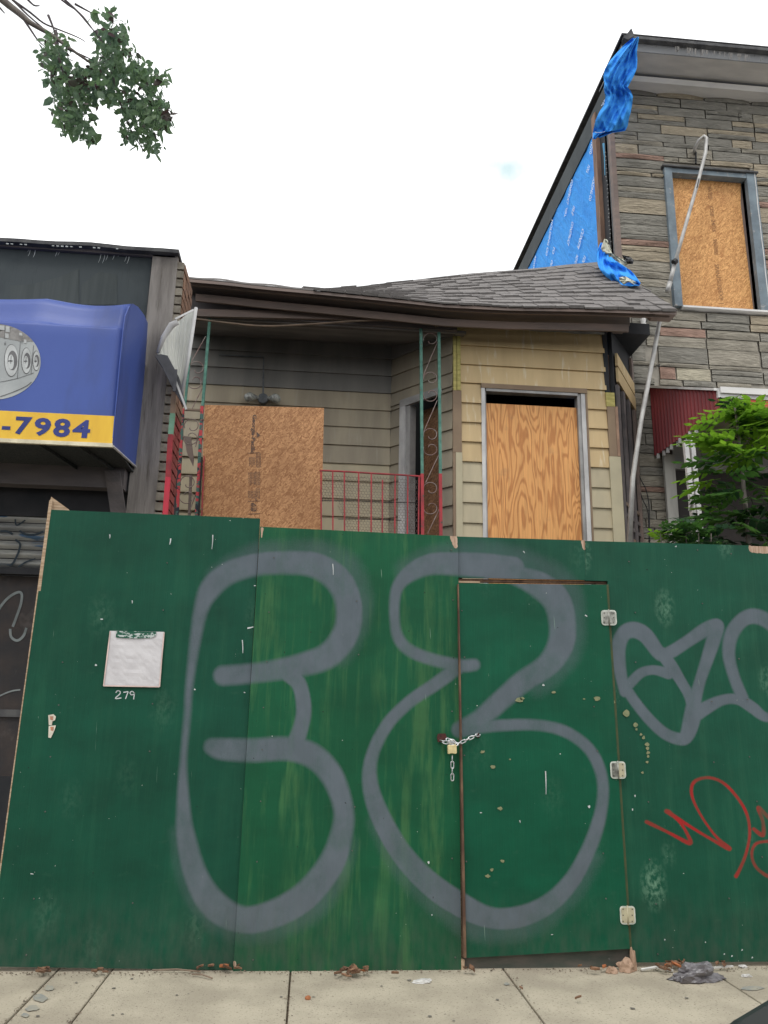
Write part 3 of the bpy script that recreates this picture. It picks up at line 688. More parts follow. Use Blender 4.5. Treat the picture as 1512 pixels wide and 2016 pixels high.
# seams and patches in the tar paper
b = B(); b.prism(pxpoly([(20,562),(60,560),(115,546),(155,530),(155,600),(20,600)], YL-.004), (0, .003, 0)); b.prism(pxpoly([(160,560),(195,535),(230,540),(230,600),(160,600)], YL-.004), (0, .003, 0))
mk('patch', b, base('lighter_tar_patch', (.068, .080, .080), (.055, .066, .066), sc=(6, 1, .3), s=4), store)
# timber post and brick pier
mk('timber_post', B().prism([(xpost0, YL-.03, 0), (xr, YL-.03, 0), (xr, YL-.03, at(320, 503, YL).z), (xpost0+.01, YL-.03, at(320, 507, YL).z)], (0, .12, 0)), M_wood, store)
pier = mk('brick_pier', B().box(xr-.02, xr+.015, YL+.0, YL+.43, 0, ztop-.12), M_mortD, store)
zc = 1.6; row = 0
while zc < ztop-.16:
    m_ = M_brick if zc > at(330, 800, YL).z + random.uniform(-.05, .05) else M_brickR
    mk('brick', B().box(xr-.02, xr+.05, YL-.025, YL-.002, zc+.006, zc+.064), M_brickF, pier)
    y0 = YL + (.0 if row % 2 else -.1)
    while y0 < YL+.38:
        y1 = min(y0+.2, YL+.425); y0c = max(y0, YL-.002)
        if y1-y0c > .04: mk('brick', B().box(xr+.012, xr+.05+random.uniform(0, .006), y0c+.004, y1-.006, zc+.005, zc+.065), m_, pier)
        y0 += .208
    zc += .0735; row += 1
# shopfront below the awning: beam, shutter, rusty door
zb = at(50, 915, YL).z
mk('fascia_beam', B().box(XL0, xpost0-.01, YL-.12, YL-.02, at(50, 962, YL).z, zb+.4), M_burnt, store)
mk('lintel', B().box(XL0, xpost0-.01, YL+.06, YL+.12, at(50, 1012, YL).z, at(50, 962, YL).z+.02), M_black, store)
b = B(); b.sheet(lambda u, v: at(205+30*u+14*v, 925+ (95)*v, YL-.14-.06*math.sin(v*3)*u), 3, 8, (0, .02, 0)); mk('bent_flashing', b, M_burnt, store)
shut = thing('roller_shutter', 'half-lowered steel roller shutter with blue and black scribbles beside the green fence', 'shutter', (at(40, 1118, YL).x, YL+.1, at(40, 1118, YL).z))
zt_, zb_ = at(40, 1012, YL+.1).z, at(40, 1118, YL+.1).z; n_ = 6
for k in range(n_):
    z0 = zb_+(zt_-zb_)*k/n_; z1 = zb_+(zt_-zb_)*(k+1)/n_
    b = B(); b.sheet(lambda u, v: Vector((XL0+(at(120, 1060, YL).x-XL0)*u, YL+.1-.022*math.sin(v*math.pi), z0+.004+(z1-z0-.008)*v)), 1, 7, (0, .004, 0)); mk('slat', b, M_shut, shut, smooth=False)
mk('bottom_rail', B().box(XL0, at(120, 1060, YL).x, YL+.06, YL+.14, zb_-.05, zb_-.004), M_black, shut)
b = B(); Yq = YL+.072
for pts, w_ in [([(0,1046),(14,1046),(25,1052)], 4), ([(30,1062),(39,1070),(38,1082),(33,1095),(26,1108),(18,1114)], 4), ([(30,1022),(33,1034),(50,1024)], 3), ([(38,1045),(52,1052),(70,1052),(86,1046)], 4), ([(36,1116),(52,1106),(70,1100)], 3)]: ribbon(b, pts, w_, Yq)
mk('scribble', b, base('dark_spray_line', (.03, .045, .06), s=9, bump=0), shut)
doorl = mk('rusty_panel', B().box(XL0, xpost0-.01, YL+.16, YL+.2, 0, zb_-.05), M_rustd, store)
mk('cross_rail', B().box(XL0, at(40, 1400, YL).x, YL+.14, YL+.17, at(20, 1412, YL).z, at(20, 1397, YL).z), base('grey_rail', (.11, .11, .11), (.06, .06, .065), s=9), store)
mk('base_panel', B().box(XL0, xpost0-.01, YL+.11, YL+.155, 0, at(20, 1532, YL).z), M_black, store)
b = B(); Yq = YL+.155

for pts_, w_ in (([(-14,1225),(0,1196),(15,1178),(32,1167),(42,1168),(42,1185),(34,1210),(25,1234)], 5), ([(20,1238),(22,1254),(34,1261),(46,1252),(52,1236)], 5), ([(-10,1375),(8,1366),(25,1360),(40,1358)], 3)):
    mk('faded_tag', ribbon(B(), pts_, w_, Yq), M_chalk, store)
#,(0,1196),(15,1178),(32,1167),(42,1168),(42,1185),(34,1210),(25,1234)], 5, Yq); ribbon(b, [(20,1238),(22,1254),(34,1261),(46,1252),(52,1236)], 5, Yq)
ribbon(b, [(-10,1375),(8,1366),(25,1360),(40,1358)], 3, Yq)


# ---------------------------------------------------------------- blue awning
YA = 4.92
awn = thing('blue_awning', 'blue vinyl laundry awning with yellow phone number band and oval washing machine picture', 'awning', at(100, 870, YA))
XA = at(222, 877, YA).x
XB = -4.6
side_px = [(222,877),(226,830),(236,720),(243,650),(247,622),(254,605),(262,598),(272,604),(284,620),(291,636),(287,700),(281,780),(274,850),(270,922)]
side = [atx(x, y, XA) for x, y in side_px]
side = [Vector((XA, min(p.y, YL-.02), p.z)) for p in side]
YAb = side[-1].y; zAbot = side[0].z
mk('side_panel', B().prism(side, (-.006, 0, 0)), M_vinyl, awn)
# front: valance flat + rolled top, extruded to the left with a gentle sag between the ribs
prof = [(YA, zAbot)]
ztf = at(240, 640, YA).z; ztop_a = side[6].z; yt = side[6].y
prof = [(YA, zAbot), (YA, zAbot+.25), (YA, zAbot+.6), (YA, ztf-.04), (YA+.006, ztf-.01), (YA+.03, ztf+.05), (yt*.5+YA*.5, ztop_a-.035), (yt, ztop_a), (yt+.25, ztop_a-.1), (YL-.03, ztop_a-.22)]
ribs = [XA, at(82, 600, YA).x, at(-240, 600, YA).x, XB-.5]
def awnf(u, v):
    x = XA+(ribs[-1]-XA)*u; i = min(int(v*(len(prof)-1)), len(prof)-2); f = v*(len(prof)-1)-i
    y = prof[i][0]*(1-f)+prof[i+1][0]*f; z = prof[i][1]*(1-f)+prof[i+1][1]*f
    for a, b_ in zip(ribs, ribs[1:]):
        if b_ <= x <= a+1e-6:
            s_ = math.sin(math.pi*(a-x)/(a-b_)); 
            if i >= 4: z -= .024*s_; y += .015*s_
    return Vector((x, y, z))
mk('front_panel', B().sheet(awnf, 60, 27, (0, .004, -.002)), M_vinyl, awn, smooth=True)
z0 = at(100, 811, YA).z-at(100, 868, YA).z
zb0 = zAbot+.012; zb1 = zb0+(at(200, 819, YA).z-at(200, 873, YA).z)
mk('yellow_band', B().box(XB, XA-.004, YA-.004, YA-.001, zb0, zb1), M_yel, awn)
mk('bottom_piping', B().box(XB, XA, YA-.010, YA+.012, zAbot-.014, zAbot+.011), M_awhite, awn)
Yd = YA-.0065
for chx, x0, x1, yt_, yb_ in (('-', 3, 20, 838.5, 845.5), ('7', 27, 60, 819.5, 855), ('9', 65, 98, 821.5, 857.5), ('8', 103, 136.5, 823, 859.5), ('4', 141, 176, 825.5, 861)):
    p = at(x0, yb_, Yd); q = at(x1, yb_, Yd); r = at(x0, yt_, Yd); p.x = p.x
    b = text_b(chx, p, V(1, 0, 0), V(0, 0, 1), q.x-p.x, r.z-p.z, .035)
    zmid = at((x0+x1)/2, (yt_+yb_)/2, Yd).z; cz = (min(v.z for v in b.v)+max(v.z for v in b.v))/2
    mk('dash' if chx == '-' else 'digit', b, M_navy, awn, recalc=False)
# oval picture of washing machines
def ell(cx_, cy_, rx, ry, Y, n=40, a0=0, a1=360):
    return [at(cx_+rx*math.cos(math.radians(a0+(a1-a0)*k/n)), cy_+ry*math.sin(math.radians(a0+(a1-a0)*k/n)), Y) for k in range(n)]
pic = mk('oval_picture', B().quad(*ell(-14, 712, 94, 75, YA-.002, 60)), M_pl, awn)
top = [at(-14+94*math.cos(math.radians(-150+118*k/30)), 712+75*math.sin(math.radians(-150+118*k/30)), YA-.0035) for k in range(31)]
mk('control_panel', B().quad(*top, at(40, 672, YA-.0035), at(0, 664, YA-.0035), at(-80, 652, YA-.0035)), M_pm, pic)
b = B(); ribbon(b, [(0, 781), (25, 772), (50, 761), (62, 752)], 1.5, YA-.004); ribbon(b, [(40,672),(34,745)], 1, YA-.004, 2); ribbon(b, [(0,752),(34,745),(66,734)], 1, YA-.004, 2); ribbon(b, [(66,680),(61,736)], 1, YA-.004, 2); ribbon(b, [(44,655),(43,676)], 1.2, YA-.0045, 2); ribbon(b, [(10,640),(9,667)], 1.2, YA-.0045, 2)
mk('seam_line', b, M_pd, pic)
for (cx_, cy_, rx, ry) in ((22, 709.5, 14, 32), (51.5, 710, 10, 26), (71, 710, 7, 20)):
    wm = mk('washer_door', B().quad(*ell(cx_, cy_, rx, ry, YA-.0045, 28)), M_pd, pic)
    b = B().quad(*ell(cx_+.6, cy_, rx-.8, ry-1.2, YA-.0055, 28)); w2 = mk('door_ring', b, M_pw, pic)
    mk('door_glass', B().quad(*ell(cx_+rx*.18, cy_, rx*.68, ry*.6, YA-.0065, 24)), M_pd, pic)
    mk('drum', B().quad(*ell(cx_-rx*.02, cy_+ry*.1, rx*.42, ry*.46, YA-.0075, 20)), M_pw, pic)
    b = B(); ribbon(b, [(cx_-rx*.5, cy_+1), (cx_+rx*.2, cy_+1)], 2.2, YA-.0085, 2); ribbon(b, [(cx_, cy_-ry*.3), (cx_-1, cy_+ry*.2)], 1.2, YA-.0085, 2); mk('handle_mark', b, M_pd, pic)
b = B()
for x0, y0, x1, y1 in ((-2,640,9,650),(11,642,19,654),(10,656,17,666),(38,655,44,661),(47,668,52,676)): mk('control_label', B().quad(*pxpoly([(x0,y0),(x1,y0+1),(x1,y1),(x0,y1-1)], YA-.005)), M_pw, pic)
p = at(8, 679, YA-.005); mk('digit', text_b('6', p, V(1, 0, 0), V(0, 0, 1), .011, .024), M_pd, pic, recalc=False)
mk('soffit', B().box(XB, XA-.01, YA+.012, YAb-.0, zAbot+.02, zAbot+.03), M_mesh, awn)
for px_ in (70, 150):
    p = at(px_, 878, YA+.02); b = B(); b.bar((p.x, YA+.03, zAbot+.01), (p.x+.12, YAb, zAbot+.01), .03, .01); mk('soffit_bar', b, M_mesh, awn)
mk('bottom_rim', B().tube([side[0]+V(0, 0, -.004), side[-1]+V(0, 0, -.004)], .008, 6), M_white, awn)
mk('rear_board', B().box(XB, XA-.02, YAb, YAb+.03, zAbot-.12, zAbot+.3), M_black, awn)

# ---------------------------------------------------------------- torn white metal awning piece, leaning pole
wa = thing('fallen_white_awning', 'torn white ribbed metal awning piece hanging against the brick pier', 'awning piece', at(350, 760, 5.4))
def wsh(u, v):
    x0, y0 = 309+(347-309)*1.0*v+0, 697+(806-697)*v     # left-lower edge along dark bar
    ax = [(309,697),(320,665),(336,638),(352,632),(366,620),(384,606)]
    i = min(int(u*5), 4); f = u*5-i; tx = ax[i][0]*(1-f)+ax[i+1][0]*f; ty = ax[i][1]*(1-f)+ax[i+1][1]*f
    bx = 318+(357-318)*u; by = 700+(776-700)*u
    x = tx*(1-v)+bx*v; y = ty*(1-v)+by*v
    return at(x, y, 5.38+.12*u+.08*math.sin(u*3.1)*(1-v)+.005*math.sin(u*50))
M_wsh = base('white_enamel_sheet', (.60, .60, .55), (.48, .485, .45), sc=(4, 4, .6), s=3, rough=.4)
mk('sheet', B().sheet(wsh, 48, 8, (0, .003, 0)), M_wsh, wa, smooth=True)
mk('edge_tube', B().tube([at(386, 606, 5.5), at(372, 700, 5.48), at(358, 777, 5.46)], .013, 8), M_white, wa, smooth=True)
mk('curled_edge', B().tube([at(*p, 5.37) for p in ((311,694),(322,664),(338,640),(350,634))], [.012, .02, .026, .02], 8), M_white, wa, smooth=True)
mk('loose_strip', B().bar(at(345, 628, 5.35), at(381, 610, 5.45), .015, .004), M_white, wa)
mk('gutter_channel', B().prism(pxpoly([(305,700),(316,697),(330,700),(352,742),(367,806),(356,790),(338,760),(318,720)], 5.34), (0, .05, 0)), base('dark_grey_channel', (.10, .10, .11), (.07, .07, .075), s=9), wa)
mk('lower_strip', B().bar(at(346, 750, 5.33), at(367, 806, 5.33), .014, .006), M_white, wa)
mk('bracket', B().prism(pxpoly([(344,727),(349,727),(346,770),(340,770)], 5.30), (0, .01, 0)), base('bracket_grey', (.09, .09, .10), s=9), wa)
lp = thing('leaning_pole', 'leaning wooden pole painted red, green and bare beside the brick pier', 'pole', at(326, 1012, 5.45))
for nm, p, q, m_ in (('bare_section', (343,770), (340,815), base('bare_timber', (.33, .23, .16), s=9)), ('green_section', (340,815), (336,856), base('mint_green_paint', (.16, .29, .17), (.22, .42, .30), sc=(1, 1, 2), s=4)), ('red_section', (336,856), (331,940), M_iron_r), ('bright_red_section', (331,940), (322,1060), M_red)):
    mk(nm, B().bar(at(*p, 5.45), at(*q, 5.45), .034, .03), m_, lp)
dp = single('drain_pipe', B().tube([at(350, 800, 6.1), at(347, 900, 6.1), at(341, 1020, 6.1), at(338, 1100, 6.1)], .016, 8), M_cable, 'thin black downpipe behind the red leaning pole', 'pipe', smooth=True)

# ---------------------------------------------------------------- the boarded-up house
house = thing('boarded_house', 'fire-damaged one-storey house with porch, yellow sided bay and boarded openings', 'house', (0.3, 8, 0))
XR0 = at(330, 900, YW).x-.3
def siding(px_ref, bounds, A, Bp, mat_fn, name='siding_board', lip=.024, parent=None, cut=None):
    """horizontal boards between the plan points A and Bp at z bounds (top to bottom)"""
    A = Vector((A[0], A[1])); Bp = Vector((Bp[0], Bp[1])); d = (Bp-A).normalized(); n = Vector((d.y, -d.x))
    for i in range(len(bounds)-1):
        z1, z0 = bounds[i], bounds[i+1]
        a, b_ = A, Bp
        def q(P, off, z): return Vector((P.x+n.x*off, P.y+n.y*off, z))
        poly = [q(a, 0, z0-.001), q(a, lip, z0), q(a, lip, z0+.012), q(a, .004, z1+.004), q(a, 0, z1+.004)]
        mk(name, B().prism(poly, (b_.x-a.x, b_.y-a.y, 0)), mat_fn(i, (z0+z1)/2), parent or house)
# porch back wall
zref = [at(766, y, YW).z for y in (742, 776, 810, 845, 881, 917, 951, 986, 1021)]
step_ = (zref[0]-zref[-1])/8
zs = [zref[0]+step_*k for k in (3, 2, 1)] + zref + [zref[-1]-step_*k for k in (1, 2, 3)]
xw0 = XR0; xw1 = at(768, 850, YW).x
zceil = at(765, 682, YW).z
siding(0, [min(z, zceil+.05) for z in zs], (xw0, YW), (xw1, YW), lambda i, z: M_sidS if i < 4 else (M_sidB if i < 8 else M_sidG))  # top boards darkest: soot and shade under the ceiling painted in together
mk('wall', B().box(xw0, xw1+.1, YW+.001, YW+.25, 0, zceil+.04), M_burnt, house)
# left porch end wall and dark area
xlw = at(410, 800, YW).x
0 and mk('end_wall', B().box(xlw-.12, xlw-.08, YP+.25, YW, 0, zceil), M_burnt, house)
0 and mk('party_wall', B().prism([(xr+.08, YL+.9, 0), (xlw-.3, YW, 0), (xlw-.3, YW, zceil+.3), (xr+.08, YL+.9, zceil+.3)], (-.02, .02, 0)), M_burnt, house)
# angled wall with a door
PB = Vector((at(770, 850, YW).x, YW)); PF = Vector((at(893, 850, YB).x, YB))
dv = (PF-PB); L_ = dv.length; dv.normalize(); nv = Vector((dv.y, -dv.x))
def on_ang(px, py, off=0.):
    d = ray(px, py); n3 = Vector((nv.x, nv.y, 0)); p0 = Vector((PB.x, PB.y, HC))+n3*off
    return O+d*((p0-O).dot(n3)/d.dot(n3))
if nv.y > 0: nv = -nv
zs2 = [zref[0]+step_*k for k in (4, 3, 2, 1)] + zref + [zref[-1]-step_*k for k in (1, 2, 3)]
pdl, pdr = on_ang(789, 900), on_ang(869, 900); zdt = on_ang(800, 792).z
def seg(a, b_, zsq, fn): siding(0, zsq, (a.x, a.y), (b_.x, b_.y), fn)
top_z = at(893, 640, YB).z
zup = [z for z in zs2 if z > zdt-.02]; zlo = [z for z in zs2 if z <= zdt+.12]
def clip_z(zl, lo, hi):
    r = [min(max(z, lo), hi) for z in zl]; o_ = [r[0]]
    for z in r[1:]:
        if o_[-1]-z > .01: o_.append(z)
    return o_
ang_top = zceil+.25
seg(Vector((PB.x, PB.y)), Vector((PF.x, PF.y)), clip_z([ang_top]+zs2, zdt, ang_top), lambda i, z: M_sidS if i < 3 else M_sidA)  # top boards take the same soot-and-shade colour
seg(Vector((PB.x, PB.y)), Vector((pdl.x, pdl.y)), clip_z(zs2, 0, zdt), lambda i, z: M_sidA)
seg(Vector((pdr.x, pdr.y)), Vector((PF.x, PF.y)), clip_z(zs2, 0, zdt), lambda i, z: M_sidA)
def angbox(a, b_, z0, z1, o0, o1):
    n3 = Vector((nv.x, nv.y, 0)); a3 = Vector((a.x, a.y, 0))+n3*o0; b3 = Vector((b_.x, b_.y, 0))+n3*o0
    return B().prism([a3+V(0, 0, z0), b3+V(0, 0, z0), b3+V(0, 0, z1), a3+V(0, 0, z1)], n3*(o1-o0))
mk('sheathing', angbox(PB, pdl, 0, ang_top, -.06, -.002), M_black, house); mk('sheathing', angbox(pdr, PF, 0, ang_top, -.06, -.002), M_black, house)
mk('sheathing', angbox(pdl, pdr, zdt, ang_top, -.06, -.002), M_black, house)
dfr = thing  # alias unused
pA = on_ang(789, 900); pBq = on_ang(800, 900); pC = on_ang(808, 900)
hd = mk('door_opening', angbox(PB-dv*.25, PF-dv*.05, 0, ang_top, -.40, -.36), M_dark, house)
mk('frame', angbox(pA, pBq, 0, zdt, 0, .03), M_white, hd); mk('frame', angbox(pBq, pC, 0, zdt-.05, -.08, .012), M_gframe, hd)
mk('frame', angbox(pA, on_ang(872, 900), zdt-.05, zdt+.03, 0, .032), M_gframe, hd)
mk('board', angbox(on_ang(817, 900, -.10), on_ang(880, 900, -.10), 0, on_ang(830, 800, -.1).z, -.12, -.10), M_osb3, hd)
# porch ceiling, beam, soffit and fascia following the sagging eave
xpl = at(385, 640, YP).x-.2; xpr = at(893, 640, YB).x
zbeam = at(600, 640, YP).z
mk('ceiling', B().prism([(xpl, YP+.02, zbeam+.02), (xpr+.1, YP+.02, zbeam+.02), (xpr+.1, YW+.02, zceil+.01), (xpl, YW+.02, zceil+.01)], (0, 0, .03)), M_ceil, house)
eave_px = [(372,547),(440,553),(520,562),(640,573),(760,585),(870,597),(1000,603.5),(1150,606),(1240,609),(1332,612)]
def eav(px, Y=YE, dy=0):
    x = px
    for (a, b_), (c, d_) in zip(eave_px, eave_px[1:]):
        if a <= x <= c: return at(x, b_+(d_-b_)*(x-a)/(c-a)+dy, Y)
    e = eave_px[0] if x < eave_px[0][0] else eave_px[-1]; return at(x, e[1]+dy, Y)
def strip(name, x0, x1, dy0, dy1, Y0, Y1, mat, n=14, th=.02):
    """board under the eave from dy0 at depth Y0 to dy1 at depth Y1"""
    b = B(); b.sheet(lambda u, v: eav(x0+(x1-x0)*u, Y0+(Y1-Y0)*v, dy0+(dy1-dy0)*v), n, 3, (0, th, 0)); return mk(name, b, mat, house)
strip('fascia', 372, 1318, 1, 14, YE+.02, YE+.03, M_bwood)
strip('soffit', 372, 1240, 14, 32, YE+.06, YP-.02, M_burnt)
strip('rafter_board', 385, 1238, 30, 44, YE+.16, YE+.18, M_bwood)
zb2 = at(640, 612, YP).z
mk('porch_beam', B().box(xpl, xpr, YP-.02, YP+.1, zbeam+.03, zb2+.08), M_burnt, house)
mk('beam_board', B().sheet(lambda u, v: at(388+(512)*u, 608+20*u*.6+(14)*v, YP-.06), 10, 1, (0, .03, 0)), M_bwood, house)
b = B(); b.tube([at(x, y, YP-.09) for x, y, *_ in crom([(386,628,0),(450,636,0),(520,642,0),(600,639,0),(700,632,0),(790,628,0),(858,627,0)], 4)], .011, 6); mk('sagging_trim', b, M_strip, house)
b = B().bar(at(856, 642, YP-.08), at(893, 627, YB-.1), .03, .01); mk('trim_end', b, M_strip, house)
# sky edge rolled roofing along left eave
b = B(); b.sheet(lambda u, v: eav(360+(300)*u, YE-.01+.5*v, -2-1.5*v+2*math.sin(u*19)*.6), 24, 2, (0, 0, -.012)); mk('roofing_edge', b, M_shin, house)

# porch light
pf = thing('flood_light', 'twin-bulb grey flood light on the dark porch wall above the OSB board', 'light', at(518, 790, YW-.05))
p = at(518, 785, YW-.06)
mk('junction_box', B().tube([p+V(0, .05, 0), p+V(0, -.02, 0)], .055, 12), M_grey, pf)
for sx in (-1, 1):
    q = p+V(sx*.13, -.06, -.01); mk('bulb', B().tube([p+V(sx*.05, -.01, 0), p+V(sx*.09, -.03, 0), q, q+V(sx*.02, -.05, -.03)], [.02, .03, .05, .045], 10), M_glass, pf, smooth=True)
mk('conduit', B().tube([at(518, 780, YW-.03), at(519, 703, YW-.03), at(432, 699, YW-.03)], .009, 6), M_grey, pf)

# porch OSB board and its stencil
ob = thing('osb_board', 'large OSB board with printed stencil standing on the porch rail', 'board', at(515, 1040, YP))
bd = mk('board', B().prism(pxpoly([(403,797),(638,803),(632,1060),(393,1060)], YP), (0, .014, 0)), M_osb, ob)
Ui = (at(500, 815, YP-.003)-at(496, 893, YP-.003)); hl = Ui.length; Ui.normalize()
mk('lettering', text_b('Georgia-Pacific', at(495, 816, YP-.003), -Ui, V(1, 0, 0), hl*.98, .050, .03), M_ink, ob, recalc=False)
b = B(); b.quad(*pxpoly([(505,850),(513,857),(505,862)], YP-.003)); mk('emblem', b, M_ink, ob)
b = B()
for (x0, y0, L, n_, ll) in ((491, 900, 15, 5, 2.6), (505, 893, 26, 4, 2.6), (490, 930, 22, 5, 2.8), (503, 928, 26, 4, 2.8), (489, 966, 15, 6, 2.8), (505, 961, 20, 3, 2.8)):
    for k in range(n_):
        yy = y0
        while yy < y0+L: l2 = random.uniform(2, 6); ribbon(b, [(x0+k*ll, yy), (x0+k*ll-.1, yy+l2)], 1.0, YP-.003, 1); yy += l2+1
for y in (892, 987, 1012): ribbon(b, [(488, y), (512, y-1)], 1, YP-.003, 2)
mk('fine_print', b, M_ink, ob, kind='stuff')
mk('lettering', merge([text_b('BNR', at(494, 990, YP-.003), V(0, 0, -1), V(1, 0, 0), .085, .028, .02), text_b('ATK', at(500, 992, YP-.003), V(0, 0, -1), V(1, 0, 0), .08, .026, .02)]), M_ink, ob, recalc=False)

# ironwork
def scroll(cx_, cy_, rx, ry, Y, flip=1, turns=1.35):
    """C-scroll with a curled end, in photo pixels"""
    pts = []
    for k in range(26):
        t_ = k/25; an = math.radians(200-360*turns*t_*.75) if flip > 0 else math.radians(-200+360*turns*t_*.75)
        r_ = 1-.72*t_**2.2 if t_ > .45 else 1-.72*.45**2.2*(t_/.45)**2
        pts.append(at(cx_+rx*r_*math.cos(an), cy_-ry*r_*math.sin(an)+(1-r_)*ry*.25*flip, Y))
    return pts
postR = thing('iron_post', 'wrought iron scroll post, green above and red below, at the bay end of the porch', 'post', at(848, 1060, YP), 'wrought iron porch posts')
for x0, x1, yt_ in ((828.5, 832, 648), (864, 868, 655)):
    xm = x0+(x1-x0)*.7
    mk('bar', B().bar(at(x0, yt_, YP), at(x0+(x1-x0)*.7, 933, YP), .028, .028), M_iron_g, postR)
    mk('bar', B().bar(at(x0+(x1-x0)*.7, 933, YP), at(x1, 1080, YP), .030, .030), M_iron_r, postR)
for cy_, fl in ((668, 1), (745, 1), (778, -1), (856, 1), (884, -1), (962, 1), (1000, -1)):
    mk('scroll', B().tube(scroll(848, cy_, 14.5, 13, YP, fl), .0045, 5), M_wire, postR, smooth=True)
for a, b_ in (((862,672),(833,740)), ((861,788),(834,850)), ((864,895),(838,950)), ((866,1000),(842,1050))): mk('stay', B().tube([at(*a, YP), at(*b_, YP)], .004, 5), M_wire, postR)
postL = thing('iron_post', 'wrought iron scroll post with flaking red and green paint, left of the OSB board', 'post', at(380, 1060, YP), 'wrought iron porch posts')
mk('bar', B().bar(at(413, 628, YP), at(399, 800, YP), .026, .026), M_iron_g, postL); mk('bar', B().bar(at(398, 800, YP), at(384, 1075, YP), .028, .028), M_iron_m, postL)
mk('bar', B().bar(at(374, 700, YP), at(364, 800, YP), .022, .022), M_iron_g, postL); mk('bar', B().bar(at(360, 805, YP), at(345, 1075, YP), .030, .030), M_iron_m, postL)
mk('cross_bar', B().bar(at(355, 806, YP), at(401, 808, YP), .02, .02), M_strip, postL)
for cx_, cy_, fl in ((388, 725, 1), (384, 752, -1), (378, 838, 1), (376, 862, -1), (370, 950, 1), (368, 978, -1)): mk('scroll', B().tube(scroll(cx_, cy_, 15, 14, YP, fl), .0045, 5), M_wire, postL, smooth=True)
for a, b_ in (((405,662),(374,718)), ((398,765),(378,805)), ((395,838),(385,880)), ((390,960),(372,1010))): mk('stay', B().tube([at(*a, YP), at(*b_, YP)], .0045, 5), M_wire, postL)
mk('inner_bar', B().bar(at(398, 900, YP-.02), at(388, 1075, YP-.02), .012, .02), M_cable, postL); mk('inner_bar', B().bar(at(402, 898, YP-.03), at(395, 1075, YP-.03), .01, .02), M_iron_r, postL)
mk('inner_bar', B().bar(at(376, 935, YW-.2), at(370, 1075, YW-.2), .028, .02), M_bwood, postL)
mk('hanging_scrap', B().prism(pxpoly([(362,858),(376,860),(382,905),(380,918),(368,892)], YW-.3), (0, .01, 0)), M_bwood, postL)
rail = thing('porch_railing', 'red iron porch railing with chicken wire between the OSB board and the bay', 'railing', at(730, 1060, YP))
mk('top_rail', B().tube([at(x, y+random.uniform(-.6, .6), YP) for x, y in ((629,926),(660,928),(700,930),(740,932),(780,935),(828,938))], .009, 6), M_iron_r, rail)
for x, y0 in ((632, 926), (655, 928), (678, 930), (706, 931), (731, 933), (753, 945), (778, 936), (803, 937), (825, 938)):
    mk('baluster', B().bar(at(x, y0, YP), at(x-(x-780)*.012-1, 1075, YP), .013, .013), M_iron_r, rail)
b = B(); hx, hy = 6.2, 5.4
for j in range(22):
    for i in range(33):
        cx_ = 634+i*hx+(hx/2 if j % 2 else 0); cy_ = 934+j*hy+(cx_-634)*.05
        if cx_ > 826 or (cy_ > 985 and cx_ < 664+(cy_-985)*.36): continue
        jit = lambda: random.uniform(-.5, .5)
        P = [at(cx_+hx*.5*math.cos(math.radians(a))+jit(), cy_+hx*.55*math.sin(math.radians(a))+jit(), YP+.02) for a in (30, 90, 150, 210)]
        b.tube(P, .0021, 3)
mk('wire_netting', b, M_wire, rail, kind='stuff')
b = B(); b.tube([at(x, y, YP+.015) for x, y in ((634,986),(700,986),(760,989),(826,990))], .004, 4); b.tube([at(x, y, YP+.015) for x, y in ((666,1022),(720,1022),(790,1024))], .0035, 4); mk('wire', b, M_cable, rail)

# bay front
xb0, xb1 = at(893, 850, YB).x, at(1204, 850, YB).x
zb_ref = [at(1000, y, YB).z for y in (648, 686, 723, 759, 798, 836, 874, 913, 953, 993, 1033)]
stp = (zb_ref[0]-zb_ref[-1])/10; zb_ref += [zb_ref[-1]-stp*k for k in (1, 2, 3, 4)]
xo0, xo1 = at(948, 900, YB).x, at(1160, 900, YB).x; zo = at(1050, 763, YB).z
bmat = lambda i, z: M_sidY if z > at(1000, 912, YB).z else M_sidG
xs0 = at(907, 850, YB).x; xs1 = at(1197, 850, YB).x
siding(0, clip_z(zb_ref, zo, 99), (xs0, YB), (xs1, YB), bmat)
siding(0, clip_z(zb_ref, 0, zo), (xs0, YB), (xo0, YB), bmat)
siding(0, clip_z(zb_ref, 0, zo), (xo1, YB), (xs1, YB), bmat)
zt_b = zb_ref[0]
mk('bay_sheathing', B().box(xb0, xo0, YB+.002, YB+.1, 0, zt_b+.25), M_burnt, house); mk('bay_sheathing', B().box(xo1, xb1, YB+.002, YB+.1, 0, zt_b+.25), M_burnt, house); mk('bay_sheathing', B().box(xo0, xo1, YB+.002, YB+.1, zo, zt_b+.25), M_burnt, house)
mk('bay_sheathing', B().box(xo0, xo1, YB+.002, YB+.1, 0, 1.9), M_burnt, house)
mk('room', B().box(xb0+.1, xb1-.1, YB+.7, YB+.75, 0, zt_b+.2), M_dark, house); mk('room', B().box(xb0+.1, xb1-.1, YB+.1, YB+.7, zo+.1, zo+.13), M_dark, house)
mk('top_flashing', B().sheet(lambda u, v: at(905+285*u, 640+18*u-3*v+(1.0*math.sin(u*25)), YB-.03), 20, 1, (0, .04, 0)), M_gframe, house)
b = B()
for k in range(40):
    x = random.gauss(1112, 22); y = 650+random.uniform(-6, 1)*max(.2, 1-abs(x-1100)/40); p = at(x, y, YB-.02); r = random.uniform(.005, .014); b.tube([p, p+V(r, 0, r)], r, 5)
mk('rubble', b, base('plaster_rubble', (.5, .49, .47), s=30), house, kind='stuff')
for k in range(7):
    x = 918+k*38; mk('exposed_block', B().prism(pxpoly([(x, 630+k*2.4), (x+35, 632.5+k*2.4), (x+35, 643+k*2.4), (x, 641+k*2.4)], YB+.0), (0, .02, 0)), M_burnt, house)
